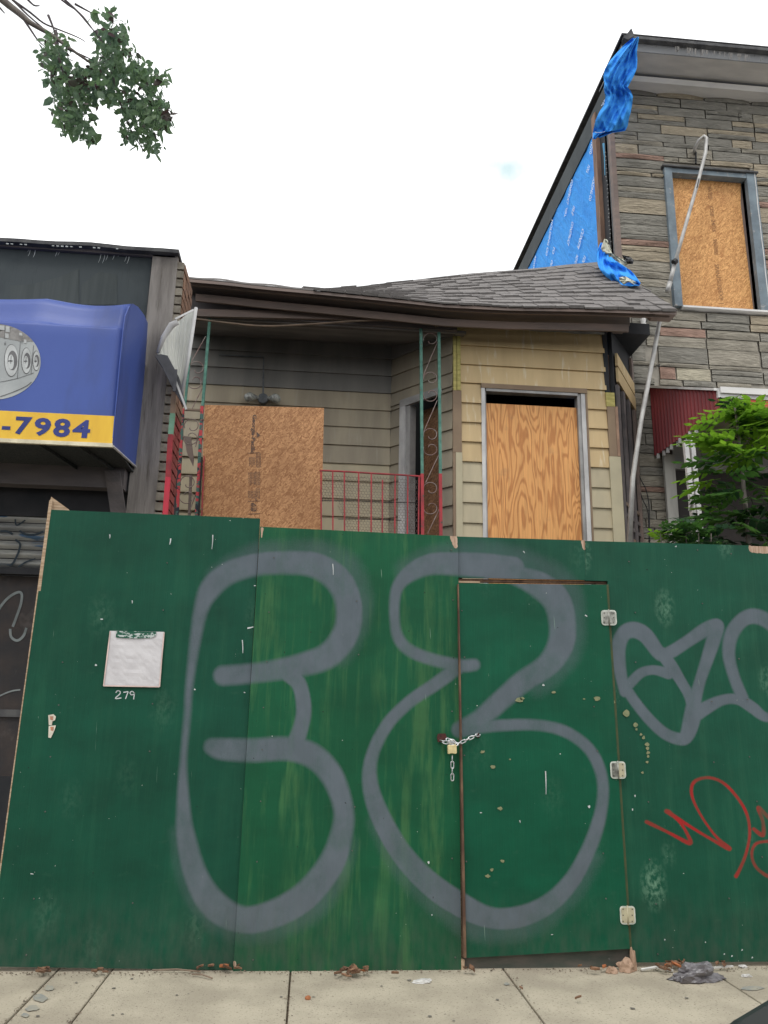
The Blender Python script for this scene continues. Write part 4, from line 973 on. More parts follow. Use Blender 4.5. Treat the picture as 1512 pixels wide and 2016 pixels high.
def vtrim(name, xa_, xb_, y0, y1, mat, off=.035, xref=850):
    """vertical trim; x in pixels at y 850"""
    a, c = at(xa_, xref, YB-off).x, at(xb_, xref, YB-off).x; mk(name, B().box(a, c, YB-off, YB-.0, at((xa_+xb_)/2, y1, YB-off).z, at((xa_+xb_)/2, y0, YB-off).z), mat, house)
vtrim('corner_trim', 893, 899.5, 627, 768, M_trimY); vtrim('corner_trim', 900.5, 907.5, 627, 768, M_trimY, .04)
vtrim('corner_trim', 892, 909, 768.5, 890, M_trimB, .038); vtrim('corner_trim', 892, 897, 890.5, 1080, M_trimB, .038); vtrim('corner_trim', 897.5, 910, 890.5, 1080, M_trimP, .04)
vtrim('corner_trim', 1196, 1205, 640, 772, M_black, .02); vtrim('corner_trim', 1197, 1214, 773, 800, M_trimY, .035); vtrim('corner_trim', 1198, 1213, 800.5, 898, M_trimB, .036); vtrim('corner_trim', 1213.5, 1219, 800.5, 898, base('pinkish_wood', (.36, .23, .16), s=9), .03)
vtrim('corner_trim', 1197, 1219, 898.5, 1080, M_trimP, .038)
# bay window
wn = mk('window', B().box(xo0, at(955, 900, YB).x, YB-.03, YB+.06, 0, zo), M_white, house)
mk('frame', B().box(at(955, 900, YB).x, at(958, 900, YB).x, YB-.01, YB+.06, 0, zo-.02), M_gframe, wn)
xj = at(1141, 900, YB).x
mk('frame', B().box(xj, at(1147, 900, YB).x, YB-.01, YB+.08, 0, zo-.03), M_gframe, wn); mk('frame', B().box(at(1147.5, 900, YB).x, at(1156, 900, YB).x, YB-.022, YB+.06, 0, zo-.03), M_white, wn); mk('frame', B().box(at(1156.5, 900, YB).x, xo1, YB-.028, YB+.06, 0, zo), M_trimB, wn)
mk('head', B().box(xo0+.0, xo1, YB-.034, YB+.06, zo-.045, zo+.005), M_trimB, wn); mk('head', B().box(at(958, 900, YB).x, xj, YB-.026, YB+.06, zo-.075, zo-.046), M_gframe, wn)
zp = at(1050, 799, YB+.03).z
mk('plywood_board', B().box(at(958.5, 900, YB).x, xj-.002, YB+.025, YB+.04, 0, zp), M_ply, wn, label='orange plywood board with strong grain filling the bay window')
# right angled side of the bay, stripped to the studs
PR0 = Vector((at(1217, 900, YB).x, YB)); PR1 = Vector((at(1252, 900, YS-.03).x, YS-.03))
def rb(name, t0, t1, z0, z1, o0, o1, mat, slant=0.):
    d_ = (PR1-PR0); n_ = Vector((d_.y, -d_.x)).normalized()
    a = PR0+d_*t0; c = PR0+d_*t1
    q = lambda P, o_, z: Vector((P.x+n_.x*o_, P.y+n_.y*o_, z))
    mk(name, B().prism([q(a, o0, z0), q(c, o0, z0-slant), q(c, o0, z1-slant), q(a, o0, z1)], (n_.x*(o1-o0), n_.y*(o1-o0), 0)), mat, house)
rb('bay_sheathing', 0, 1, 0, zt_b+.2, -.04, 0, M_black)
zA = at(1225, 712, 7.6).z
for k, (t0, t1, z0, z1, mt) in enumerate([(0.05, .95, zA-.14, zA, M_sidY), (.05, .97, zA-.32, zA-.16, M_sidY)]): rb('siding_board', t0, t1, z0, z1, .015, .04, mt, .10)
for t0 in (.02, .3, .58, .9): rb('stud', t0, t0+.09, 1.5, zA-.36 if t0 < .9 else zt_b, .006, .035, M_burnt if t0 < .9 else M_bwood)
for k in range(16): z = 1.7+k*.115; rb('lath', .04, .96, z, z+.035, .0, .022, M_strip if k % 3 == 0 else M_burnt)
for k in range(6): rb('siding_board', .1, .85, 1.7+k*.2, 1.78+k*.2, .02, .034, M_sidY, .05)
mk('bracket_beam', B().prism(pxpoly([(1190,634),(1236,636),(1232,649),(1190,647)], YB-.05), (0, .1, 0)), M_bwood, house)
mk('wall_top', B().box(xb0, at(1240, 640, YS-.05).x, YB+.05, YS-.02, at(1100, 640, YB).z-.02, at(1100, 622, YB).z), M_black, house)

# roof: ruled surface between the sagging eave and the rising top edge
topedge = [(372,552),(520,568),(620,572),(700,565),(800,553),(920,539),(1050,529),(1120,521),(1192,515)]
def topp(s):
    s *= len(topedge)-1; i = min(int(s), len(topedge)-2); f = s-i
    x = topedge[i][0]*(1-f)+topedge[i+1][0]*f; y = topedge[i][1]*(1-f)+topedge[i+1][1]*f
    return at(x, y, YS-.02)
def top_at_px(x):
    for (a, b_), (c, d_) in zip(topedge, topedge[1:]):
        if a <= x <= c: return at(x, b_+(d_-b_)*(x-a)/(c-a), YS-.02)
    return at(topedge[-1][0], topedge[-1][1], YS-.02)
def roofS(u, v):
    xe = 372+(1332-372)*u; xt = 372+(1192-372)*u
    return eav(xe, YE-.02)*(1-v)+top_at_px(xt)*v
roof = mk('roof', B().sheet(lambda u, v: roofS(u, v)-V(0, 0, .012), 40, 6, (0, 0, -.03)), M_bwood, house)
rows = 12
for r in range(rows):
    v0, v1 = r/rows-.012, (r+1)/rows+.035
    u = .255-random.random()*.02; stuff = B()
    while u < .999:
        w_ = random.uniform(.026, .040); u1 = min(u+w_, 1.0); lift = random.choice((.007, .014, .022))
        nrm = V(0, -.5, .85)
        A0, A1, B0, B1 = roofS(u+.0007, max(v0-random.uniform(0, .012), -.02)), roofS(u1-.0007, max(v0, -.02)), roofS(u+.0007, min(v1, 1)), roofS(u1-.0007, min(v1, 1))
        lo_ = nrm*(lift+.008); hi_ = nrm*.003
        k = B(); k.v = [A0, A1, B1, B0, A0+lo_, A1+lo_, B1+hi_, B0+hi_]; k.f = [(0, 1, 2, 3), (4, 5, 6, 7), (0, 1, 5, 4), (1, 2, 6, 5), (2, 3, 7, 6), (3, 0, 4, 7)]
        if u1 < .30 and r > 3: stuff = merge([stuff, k])
        else: mk('shingle', k, M_shin, roof, recalc=True)
        u = u1
mk('shingle_field', B().sheet(lambda u, v: roofS(u*.255, v)+V(0, 0, .003), 16, 6, (0, 0, -.01)), M_shin, roof, kind='stuff')
mk('roof_edge_end', B().prism(pxpoly([(1286,612),(1331,614),(1331,620),(1290,618)], YE), (0, .15, 0)), M_bwood, house)

# ---------------------------------------------------------------- stone-faced house on the right
sh = thing('stone_house', 'two-storey stone-veneered house with grey cornice and a boarded upper window', 'house', (2.6, YS, 0))
zc_top = at(1262, 170, YS).z
Xc = at(1214, 385, YS).x; Xend = 8.0
wx0, wx1 = at(1331, 470, YS).x, at(1480, 470, YS).x
wzt, wzb = at(1390, 347, YS).z, at(1420, 607, YS).z
pz = at(1400, 880, YS).z
wall = B()
wall.box(Xc, wx0, YS+.03, YS+.25, 0, zc_top); wall.box(wx1, Xend, YS+.03, YS+.25, 0, zc_top); wall.box(wx0, wx1, YS+.03, YS+.25, wzt, zc_top); wall.box(wx0, wx1, YS+.03, YS+.25, 0, wzb)
wl = mk('stone_wall', wall, M_mort, sh)
variants = []
for k in range(8):
    bb = B(); random.seed(40+k)
    bb.grid(lambda u, v: Vector((u-.5, -(.55+.45*noise.noise(Vector((u*3+k*7, v*2.5, k))))*(math.sin(math.pi*min(max(u, .0), 1))**.25*math.sin(math.pi*v)**.35 if 0 < u < 1 and 0 < v < 1 else .0)-.35, v-.5)), 6, 3)
    base_n = len(bb.v); q = 4
    ring = [i*q for i in range(7)]+[6*q+j for j in range(1, 4)]+[i*q+3 for i in range(5, -1, -1)]+[j for j in range(2, 0, -1)]
    kk = len(bb.v)
    for i in ring: bb.v.append(Vector((bb.v[i].x, .2, bb.v[i].z)))
    for i in range(len(ring)): j = (i+1) % len(ring); bb.f.append((ring[i], ring[j], kk+j, kk+i))
    me = bpy.data.meshes.new('stone'); me.from_pydata([tuple(v) for v in bb.v], [], bb.f); me.polygons.foreach_set('use_smooth', [True]*len(me.polygons)); variants.append(me)
random.seed(11)
vm = {}
def stone(x0, x1, z0, z1, c):
    if x1-x0 < .02: return
    key = (random.randrange(8), c)
    if key not in vm: me = variants[key[0]].copy(); me.materials.append(M_st[c]); vm[key] = me
    o = bpy.data.objects.new('stone', vm[key]); COL.objects.link(o); o.parent = wl
    o.location = Vector(((x0+x1)/2, YS+.025, (z0+z1)/2))-wt(wl)
    o.scale = ((x1-x0-.008)*(1 if random.random() < .5 else -1), .045*random.uniform(.8, 1.25), (z1-z0-.007))
    if o.scale.x < 0: o.scale.x = -o.scale.x; o.rotation_euler = (0, math.pi, 0) if False else (0, 0, 0)
def blocked(x0, x1, z0, z1):
    """split a stone round the window"""
    fw = .07
    if z1 > wzb-.02 and z0 < wzt+fw and x1 > wx0-fw and x0 < wx1+fw:
        r = []
        if x0 < wx0-fw-.03: r.append((x0, wx0-fw))
        if x1 > wx1+fw+.03: r.append((wx1+fw, x1))
        return r
    return [(x0, x1)]
def row(yt_, yb_, xref, breaks, split=0):
    z1, z0 = at(xref, yt_, YS).z, at(xref, yb_, YS).z
    for (px0, px1, c) in breaks:
        x0, x1 = at(px0, (yt_+yb_)/2, YS).x, at(px1, (yt_+yb_)/2, YS).x
        x0 = max(x0, Xc+.005)
        if px1 >= 1512: x1 = max(x1, at(1560, yt_, YS).x)
        for a, b_ in blocked(x0, x1, z0, z1):
            if len(c) == 2:
                zm = z0+(z1-z0)*random.uniform(.45, .58); stone(a, b_, zm, z1, c[0]); stone(a, b_, z0, zm, c[1])
            else: stone(a, b_, z0, z1, c)
def P3z(*l): return [(1200+a/4.846, 1200+b_/4.846, c) for a, b_, c in l]
row(170, 187, 1262, P3z((30,450,'g'),(455,893,'t'),(900,1325,'g'),(1345,1512,'g')))
row(187, 205, 1262, P3z((30,672,'gg'),(678,1112,'g'),(1115,1560,'g')))
row(205, 222, 1262, P3z((30,462,'tg'),(465,910,'g'),(913,1228,'gg'),(1228,1358,'gg'),(1362,1560,'m')))
row(222, 241, 1262, P3z((30,270,'g'),(272,718,'tg'),(725,1165,'g'),(1168,1372,'tg'),(1376,1560,'tg')))
row(241, 259, 1262, P3z((30,490,'g'),(493,930,'t'),(936,1380,'tg'),(1383,1560,'t')))
row(259, 275, 1262, P3z((30,266,'gm'),(270,714,'g'),(722,1165,'g'),(1167,1355,'t'),(1358,1560,'g')))
row(275, 284, 1262, P3z((30,510,'m'),(515,940,'g'),(945,1250,'g'),(1254,1560,'m')))
row(284, 303, 1262, P3z((30,272,'t'),(278,735,'g'),(738,978,'m'),(983,1425,'g'),(1428,1560,'g')))
row(303, 313, 1262, P3z((30,520,'p'),(520,660,'m'),(660,960,'m'),(960,1365,'t'),(1370,1560,'t')))
row(313, 330, 1262, P3z((30,535,'g'),(540,1360,'m'),(1368,1560,'t')))
L_rows = [(330,338,'m'),(338.5,346,'t'),(346.5,367,'g'),(367,378,'m'),(378,390,'g'),(390,420,'t'),(420.5,441,'g'),(441,461,'g'),(461,471,'g'),(471,483,'p'),(483,493,'t'),(493,512,'t'),(512.5,532,'m'),(532,546,'m'),(546,562,'m'),(562,580,'g'),(580,596,'m'),(596,613,'t')]
for i, (a, b_, c) in enumerate(L_rows):
    if i == 1: row(a, b_, 1262, [(1205,1282,'t'),(1284,1560,'t')]); continue
    c2 = random.choice('gmgmtp') if i not in (9,) else 'p'
    row(a, b_, 1262, [(1205,1320,c)]); row(a, b_, 1262, [(1480,1562,c2)])
row(613, 630, 1354, [(1245,1390,'m'),(1392,1475,'g'),(1477,1562,'t')]); row(630.5, 645, 1354, [(1245,1300,'g'),(1302,1380,'m'),(1382,1475,'g'),(1477,1562,'t')])
row(646, 663, 1354, [(1240,1298,'g'),(1300,1390,'p'),(1392,1495,'m'),(1497,1562,'g')]); row(663, 684, 1354, [(1240,1272,'g'),(1274,1390,'m'),(1392,1492,'m'),(1494,1562,'m')])
row(684, 715, 1354, [(1240,1272,'g'),(1297,1394,'g'),(1395,1496,'m'),(1499,1562,'g')]); row(715, 724, 1354, [(1240,1295,'m'),(1297,1395,'m'),(1397,1500,'m')])
row(724, 748, 1354, [(1240,1280,'g'),(1300,1331,'p'),(1333,1400,'w'),(1402,1502,'gg'),(1504,1562,'g')]); row(748, 760, 1354, [(1240,1290,'g'),(1300,1344,'m'),(1346,1410,'g'),(1412,1480,'m')])
y = 762.
while y < 1110:
    h_ = random.choice((11, 14, 17, 22, 26)); c = random.choice('ggggmmp' if h_ < 16 else 'gggm')
    xm = random.uniform(1262, 1300)
    if random.random() < .6: row(y, y+h_, 1275, [(1236,1345,c)])
    else: row(y, y+h_, 1275, [(1236,xm,c),(xm+2,1345,random.choice('gm'))])
    y += h_
# corner boards
def vb(name, xa_, xb_, y0, y1, Y0, mat, xref=385, th=.05):
    a, c = at(xa_, xref, Y0).x, at(xb_, xref, Y0).x; mk(name, B().box(a, c, Y0, Y0+th, at(xa_, y1, Y0).z, at(xa_, y0, Y0).z), mat, sh)
Xs = Xc
def sideb(pa, pb, mat, d0=-.03):
    ya, yb = atx(pb, 385, Xs).y, atx(pa, 385, Xs).y
    mk('corner_board', B().box(Xs+d0, Xs+.02, ya+.003, yb-.003, 2.0, at(1200, 172, YS).z), mat, sh)
sideb(1179, 1187, base('bare_brown_board', (.25, .15, .10), (.15, .09, .065), sc=(4, 4, 1), s=3), -.05); sideb(1187, 1203, M_black, -.0); sideb(1203, 1209, M_gut, -.012); sideb(1209, 1214.5, M_bwood, -.035)
YT0 = atx(1179, 385, Xs).y
b = B(); random.seed(5)
for k in range(26):
    y_ = 300+k*8; p = atx(1192+(y_-290)*.06+random.uniform(-1, 1), y_, Xs-.004); b.tube([p, p+V(-.012, 0, 0)], .005, 5)
mk('nail_row', b, M_white, sh, kind='stuff')
# cornice profile (photo y at x 1290, depth)
prof = [(72, 7.46), (79, 7.46), (80, 7.52), (104, 7.55), (106, 7.52), (108, 7.60), (118, 7.62), (120, 7.74), (140, 7.80), (150, 7.84), (152, 7.80), (163, 7.84), (166, 7.9), (171, YS+.02)]
pp = [(Y, at(1290, y, Y).z) for y, Y in prof]
def corn(name, i0, i1, mat):
    poly = [Vector((Xs-.02, pp[i][0], pp[i][1])) for i in range(i0, i1+1)] + [Vector((Xs-.02, YS+.3, pp[i1][1])), Vector((Xs-.02, YS+.3, pp[i0][1]-.001))]
    if i0: poly[-1].z = pp[i0][1]-.001
    mk(name, B().prism(poly, (Xend-Xs+.02, 0, 0)), mat, sh)
corn('gutter', 0, 1, M_gut); corn('cornice_fascia', 2, 3, M_corn); corn('cornice_moulding', 4, 6, M_cornL); corn('cornice_soffit', 7, 9, M_corn); corn('cornice_moulding', 10, 11, M_cornL); corn('frieze', 12, 13, M_burnt)
b = B()
for k in range(30):
    x = random.uniform(1330, 1512); ribbon(b, [(x, 86+(x-1290)*.12), (x-.5, 90+(x-1290)*.12+random.uniform(2, 9))], random.uniform(1, 3), 7.455, 2)
mk('cornice_stain', b, base('gutter_stain', (.2, .19, .18), s=9, bump=0), sh, kind='stuff')
# upper window
uw = mk('window', B().box(at(1316, 470, YS).x, wx0, YS-.035, YS+.1, wzb-.02, wzt+.06), M_bluegrey, sh)
mk('frame', B().box(wx1, at(1499, 470, YS).x, YS-.035, YS+.1, wzb-.02, wzt+.06), M_bluegrey, uw); mk('frame', B().box(wx0, wx1, YS-.03, YS+.1, wzt-.005, wzt+.055), M_bluegrey, uw)
mk('drip_cap', B().box(at(1312, 470, YS).x, at(1502, 470, YS).x, YS-.06, YS+.02, wzt+.062, wzt+.082), M_gut, uw)
mk('caulk', B().tube([at(1485+k*3.6, 340+k*32, YS-.035)+V(random.uniform(-.004, .004), 0, 0) for k in range(9)], .006, 5), M_cornL, uw)
mk('dark_room', B().box(wx0-.05, wx1+.05, YS+.26, YS+.28, wzb-.05, wzt+.05), M_dark, uw)
bo = mk('osb_board', B().prism([(wx0+.004, YS+.07, wzb), (wx1-.03, YS+.07, wzb), (wx1-.05, YS+.07, wzt-.3), (wx1-.02, YS+.07, wzt+.0), (wx0+.004, YS+.07, wzt)], (0, .014, 0)), M_osb2, uw, label='OSB board with faded vertical stencil')
mk('reveal', B().box(wx1-.10, wx1-.002, YS+.09, YS+.1, wzb, wzt), M_bwood, uw)
bs_ = []
for k, (s, yy) in enumerate((('RATED', 368), ('OSB', 405), ('24/16', 432), ('SHEATHING', 470), ('SPAN', 520), ('15/32', 545), ('EXP 1', 572))):
    o_ = at(1393+k*3.6, yy, YS+.067); bs_.append(text_b(s, o_, V(0, 0, -1), V(1, 0, 0), .11+.012*len(s), .05, .01))
[mk('stencil_word', q_, M_inkf, uw, recalc=False) for q_ in bs_]
mk('sill', B().box(at(1345, 606, YS-.05).x, Xend, YS-.06, YS+.03, wzb-.045, wzb-.022), M_cornL, uw)
# blue tarp side wall under the roof overhang
z1 = atx(1168, 262, Xs).z
rr_ = ray(1240, 60); cpt = O+rr_*((z1-HC)/rr_.z); Xo, Yf = cpt.x, cpt.y
Yback = 13.5
tw = mk('tarp_wall', B().grid(lambda u, v: Vector((Xs-.012+.012*noise.noise(Vector((u*20-v*9, v*6, 0))), YT0+(Yback-YT0)*u, 2.2+(z1-2.2)*v)), 60, 30), M_tarp, sh, smooth=True)
mk('side_wall', B().box(Xs+.005, Xs+.1, YS+.26, Yback, 0, z1), M_black, sh)
pt_ = atx(1240, 60, Xs-.03); z2 = pt_.z; Yf = pt_.y; pq_ = atx(1168, 262, Xs-.03); z1 = pq_.z
mk('upper_side_wall', B().box(Xs-.03, Xs+.1, max(Yf, 7.47)+.0, Yback+.02, z1-.0, z2-.01), M_tar, sh)
mk('roof', B().box(Xs-.045, Xend, pp[0][0]+.0, Yback+.05, max(z2, pp[0][1])-.012, max(z2, pp[0][1])+.012), M_gut, sh)
mk('roof_tip', B().prism([at(1243, 55, 7.44), at(1249, 70, 7.44), at(1236, 78, 7.44), at(1228, 74, 7.44)], (0, .2, 0)), M_gut, sh)
bs_ = []
def ytx(px, py): p = atx(px, py, Xs-.03); return p
for (x0, y0, x1, y1, s) in ((1125,352,1115,400,'CONSTRUCT'),(1113,410,1111,427,'TOLL'),(1168,348,1159,394,'HOLDING CO'),(1164,280,1160,303,'NOVO'),(1158,322,1154,339,'TOLL'),(1129,404,1125,420,'ISLE'),(1126,435,1116,480,'CONSTRUCT'),(1086,432,1074,502,'HOLDING CO'),(1147,448,1136,486,'CONSTR'),(1135,500,1131,517,'NOVO'),(1090,483,1087,498,'TO'),(1053,503,1049,526,'NOVO'),(1086,510,1083,523,'OLI'),(1150,500,1146,516,'TOL'),(1173,320,1171,330,'NO'),(1181,425,1177,440,'CO')):
    a, c = ytx(x0, y0), ytx(x1, y1); d_ = (c-a); L2 = d_.length; d_.normalize(); up = d_.cross(V(1, 0, 0)).normalized()
    if up.y > 0: up = -up
    bs_.append(text_b(s, a, d_, up, L2, .10, .012))
mk('printed_text', merge(bs_), M_print, sh, recalc=False)
# draped tarp at the cornice corner
tp = thing('draped_tarp', 'bright blue tarp bunched over the corner of the grey cornice', 'tarp', at(1210, 270, 7.7))
rowsT = [(74,1246,1258),(88,1229,1256),(102,1216,1254),(118,1202,1255),(135,1191,1254),(150,1188,1248),(163,1190,1241),(172,1189,1236),(180,1190,1242),(190,1192,1246),(205,1190,1245),(220,1180,1242),(235,1173,1238),(248,1170,1236),(258,1168,1231),(262,1167,1205),(272,1167,1181)]
def tf(u, v):
    k = v*(len(rowsT)-1); i = min(int(k), len(rowsT)-2); f = k-i
    y = rowsT[i][0]*(1-f)+rowsT[i+1][0]*f; a = rowsT[i][1]*(1-f)+rowsT[i+1][1]*f; c = rowsT[i][2]*(1-f)+rowsT[i+1][2]*f
    Yd_ = 7.24+.46*v
    fold = .05*math.sin(u*7+v*9+1.2*math.sin(v*7))*(.4+.6*u)+.022*abs(math.sin(u*11-v*14+2*math.sin(v*5)))+.05*noise.noise(Vector((u*3, v*5, 3)))+.03*noise.noise(Vector((u*7+v*6, v*14-u*5, 1)))+.016*math.sin(u*30+v*22+4*noise.noise(Vector((u*3, v*3, 8))))
    return at(a+(c-a)*u, y+2*math.sin(u*6), Yd_+fold*.8)
mk('sheet', B().sheet(tf, 60, 130, (0, .004, 0)), M_tarp, tp, smooth=True)
mk('hem', B().tube([tf(u/14, .93)+V(0, -.02, 0) for u in range(1, 14)], .0035, 4), M_print, tp)
mk('lettering', merge([text_b('NOVO', at(1196, 134, 7.46), (at(1193, 158, 7.46)-at(1197, 134, 7.46)).normalized(), V(1, 0, .1), .12, .05, .02), text_b('GOL', at(1190, 195, 7.58), (at(1184, 212, 7.58)-at(1192, 195, 7.58)).normalized(), V(1, 0, .3), .11, .05, .02)]), M_print, tp, recalc=False)
b = B(); b.tube([at(1188, 283, YS-.03), at(1190, 310, YS-.03), at(1191, 345, YS-.03)], [.014, .006, .005], 6); mk('hanging_strap', b, base('pale_blue_strap', (.12, .36, .55), s=9), tp)
# lower tarp scrap on the shingles
t2 = thing('torn_tarp_scrap', 'crumpled blue tarp scrap with pale torn edges lying on the shingle roof', 'tarp', at(1220, 560, 7.5))
path2 = crom([(1187,478,5),(1187,500,13),(1196,522,18),(1216,538,20),(1238,549,16),(1260,560,3)], 6)
def tf2(u, v):
    k = v*(len(path2)-1); i = min(int(k), len(path2)-2); f = k-i; p = path2[i]*(1-f)+path2[i+1]*f; q = path2[min(i+1, len(path2)-1)]-path2[i]
    L2 = math.hypot(q[0], q[1]) or 1; n_ = (-q[1]/L2, q[0]/L2); w_ = p[2]*(u-.5)*1.9
    return at(p[0]+n_[0]*w_, p[1]+n_[1]*w_, 7.72-.45*v+.04*math.sin(u*9+v*9)+.05*noise.noise(Vector((u*4, v*9, 2)))+.018*math.sin(u*20-v*26+3*noise.noise(Vector((u*2, v*5, 4)))))
mk('sheet', B().sheet(tf2, 30, 90, (0, .004, 0)), M_tarp, t2, smooth=True)
def rag(name, pts, Y, mat, par):
    c = np.mean(pts, 0)
    def g_(u, v):
        k = u*len(pts); i = int(k) % len(pts); f = k-int(k); p = np.array(pts[i])*(1-f)+np.array(pts[(i+1) % len(pts)])*f
        q = c+(p-c)*v; return at(q[0], q[1], Y+.05*noise.noise(Vector((q[0]*.25, q[1]*.25, 1)))-.03*(1-v))
    return mk(name, B().sheet(g_, 28, 6, (0, .004, 0)), mat, par, smooth=True)
rag('torn_flap', [(1190,470),(1197,472),(1194,492),(1206,500),(1228,511),(1236,520),(1226,526),(1205,512),(1189,500),(1183,488)], 7.6, M_tarpw, t2)
rag('torn_flap', [(1219,546),(1232,544),(1240,549),(1254,556),(1251,561),(1238,555),(1228,560),(1220,553)], 7.3, M_tarpw, t2)
rag('burnt_scrap', [(1225,502),(1240,505),(1248,512),(1246,520),(1232,519)], 7.8, M_gut, t2)

# service pipes
up_ = thing('service_conduit', 'grey bent service conduit hanging off the stone wall in front of the upper window', 'conduit', at(1315, 575, 7.75))
mk('conduit', B().tube([at(1367, 302, YS-.02), at(1368, 292, YS-.12), at(1376, 276, YS-.2), at(1387, 268, YS-.25), at(1391, 272, YS-.28), at(1389, 300, YS-.3), at(1375, 355, YS-.3), at(1345, 460, YS-.3), at(1328, 520, YS-.3)], .021, 10), M_pipe, up_, smooth=True)
mk('outer_sleeve', B().tube([at(1328, 520, YS-.3), at(1319, 556, YS-.3)], .024, 10), M_pipe, up_, smooth=True); mk('lower_sleeve', B().tube([at(1319, 556, YS-.3), at(1314, 574, YS-.3)], .028, 10), M_pipe, up_, smooth=True)
mk('clip', B().tube([at(1331, 513, YS-.33), at(1326, 517, YS-.33)], .033, 8), M_cable, up_); mk('clip', B().tube([at(1376, 352, YS-.33), at(1372, 370, YS-.33)], .006, 6), M_cable, up_)
mk('wall_bracket', B().tube([at(1366, 296, YS), at(1370, 300, YS-.05), at(1370, 322, YS-.06)], .012, 6), M_cable, up_)
single('grey_pole', B().tube([at(1301, 618, 7.15), at(1290, 680, 7.13), at(1262, 830, 7.1), at(1246, 940, 7.1), at(1238, 1090, 7.1)], [.022, .022, .023, .024, .026], 12), M_pipe, 'long pale grey pole leaning from behind the fence to the roof corner', 'pole', smooth=True)
cb = thing('loose_cables', 'black service cables and insulators at the corner of the stone wall under the eave', 'cable', at(1262, 660, YS-.1))
for pts in ([(1245,640),(1252,642),(1262,641),(1270,636),(1278,624),(1290,618)], [(1247,638),(1256,645),(1268,648),(1274,655),(1275,660)], [(1243,645),(1244,700),(1247,760)], [(1255,928),(1262,945),(1272,965),(1278,1000),(1279,1070)], [(1257,960),(1266,985),(1276,1010),(1278,1070)], [(1292,718),(1297,722),(1299,716)]):
    mk('cable', B().tube([at(p[0], p[1], YS-.08) for p in crom([(x, y, 0) for x, y in pts], 4)], .006, 6), M_cable, cb, smooth=True)
mk('insulator', B().tube([at(1266, 628, YS-.06), at(1268, 648, YS-.06)], .03, 8), M_cornL, cb)

# red corrugated awning and the porch under it
YR = 6.85
Xr = atx(1283, 800, at(1285, 820, YS-.03).x).x
Xr = at(1285, 820, YS-.03).x
ra = thing('red_metal_awning', 'dark red corrugated metal awning over the stone house entrance', 'awning', Vector((Xr+1, 7.3, 3)))
zT0 = atx(1284, 760, Xr).z; zB0 = atx(1300, 890, Xr).z
pfr_t = atx(1412, 769, Xr); pfr_b = atx(1405, 817, Xr); YR = pfr_t.y; zBf = pfr_b.z; zTf = pfr_t.z
def cor(u, v):
    Yq = (YS-.02)+(YR-YS+.02)*u; zt2 = zT0+(zTf-zT0)*u; zb2_ = zB0+(zBf-zB0)*u
    k = (u*19) % 1; return Vector((Xr-.014*(1 if k < .5 else -1)*min(1, 6*min(k % .5, .5-k % .5)), Yq, zb2_+(zt2-zb2_)*v))
mk('side_panel', B().sheet(cor, 152, 1, (.004, 0, 0)), M_redmetal, ra)
mk('top_flashing', B().prism([(Xr-.03, YS-.02, zT0), (Xr-.03, YR, zTf), (Xr-.03, YR, zTf+.025), (Xr-.03, YS-.02, zT0+.025)], (8.0-Xr, 0, 0)), M_cornL, ra)
mk('front_band', B().box(Xr, 8.0, YR-.01, YR+.02, zTf-.07, zTf+.02), M_white, ra); mk('front_band', B().box(Xr+.02, 8.0, YR-.03, YR-.012, zTf-.03, zTf+.03), M_cornL, ra)
mk('valance', B().box(Xr+.3, 8.0, YR, YR+.012, zTf-.17, zTf-.072), M_orange, ra)
for k in range(9):
    u = .06+k*.075; p = cor(u, 0); mk('scallop', B().tube([p+V(.01, 0, -.0), p+V(.01, 0, -.055)], [.016, .02], 6), M_white, ra)
for x0, x1, yy in ((1349, 1369, 868), (1361, 1380, 860)):
    mk('support_post', B().bar(at(x0, yy, YR+.15), at(x1+2, 1080, YR+.15), .040, .04), M_white, ra)
en = thing('entrance', 'white framed dark entrance of the stone house beside the leafy sapling', 'doorway', Vector((3, YS, 0)))
xe0 = at(1316, 960, YS-.08).x; xe1 = at(1334, 960, YS-.08).x
mk('frame', B().box(xe0-.035, xe1-.02, YS-.10, YS-.06, 0, zB0+.0), base('cream_frame', (.46, .45, .42), (.33, .32, .30), sc=(3, 1, .5), s=4), en)
mk('transom', B().box(xe1-.018, 8, YS-.06, YS-.03, at(1380, 930, YS).z, zB0+.12), M_corn, en); mk('lintel', B().box(xe1-.018, 8, YS-.09, YS-.065, at(1380, 930, YS).z, at(1380, 915, YS).z), M_gframe, en)
mk('door', B().box(xe1-.018, 8, YS-.03, YS+.02, 0, at(1380, 930, YS).z), base('dark_brown_door', (.05, .042, .038), (.035, .03, .03), s=3), en)
mk('white_rag', B().sheet(lambda u, v: at(1358+14*u*(.5+v*.5)-3*v, 975+30*v+8*u, YR+.1+.03*math.sin(u*9+v*5)), 8, 8, (0, .003, 0)), M_wpl, en)

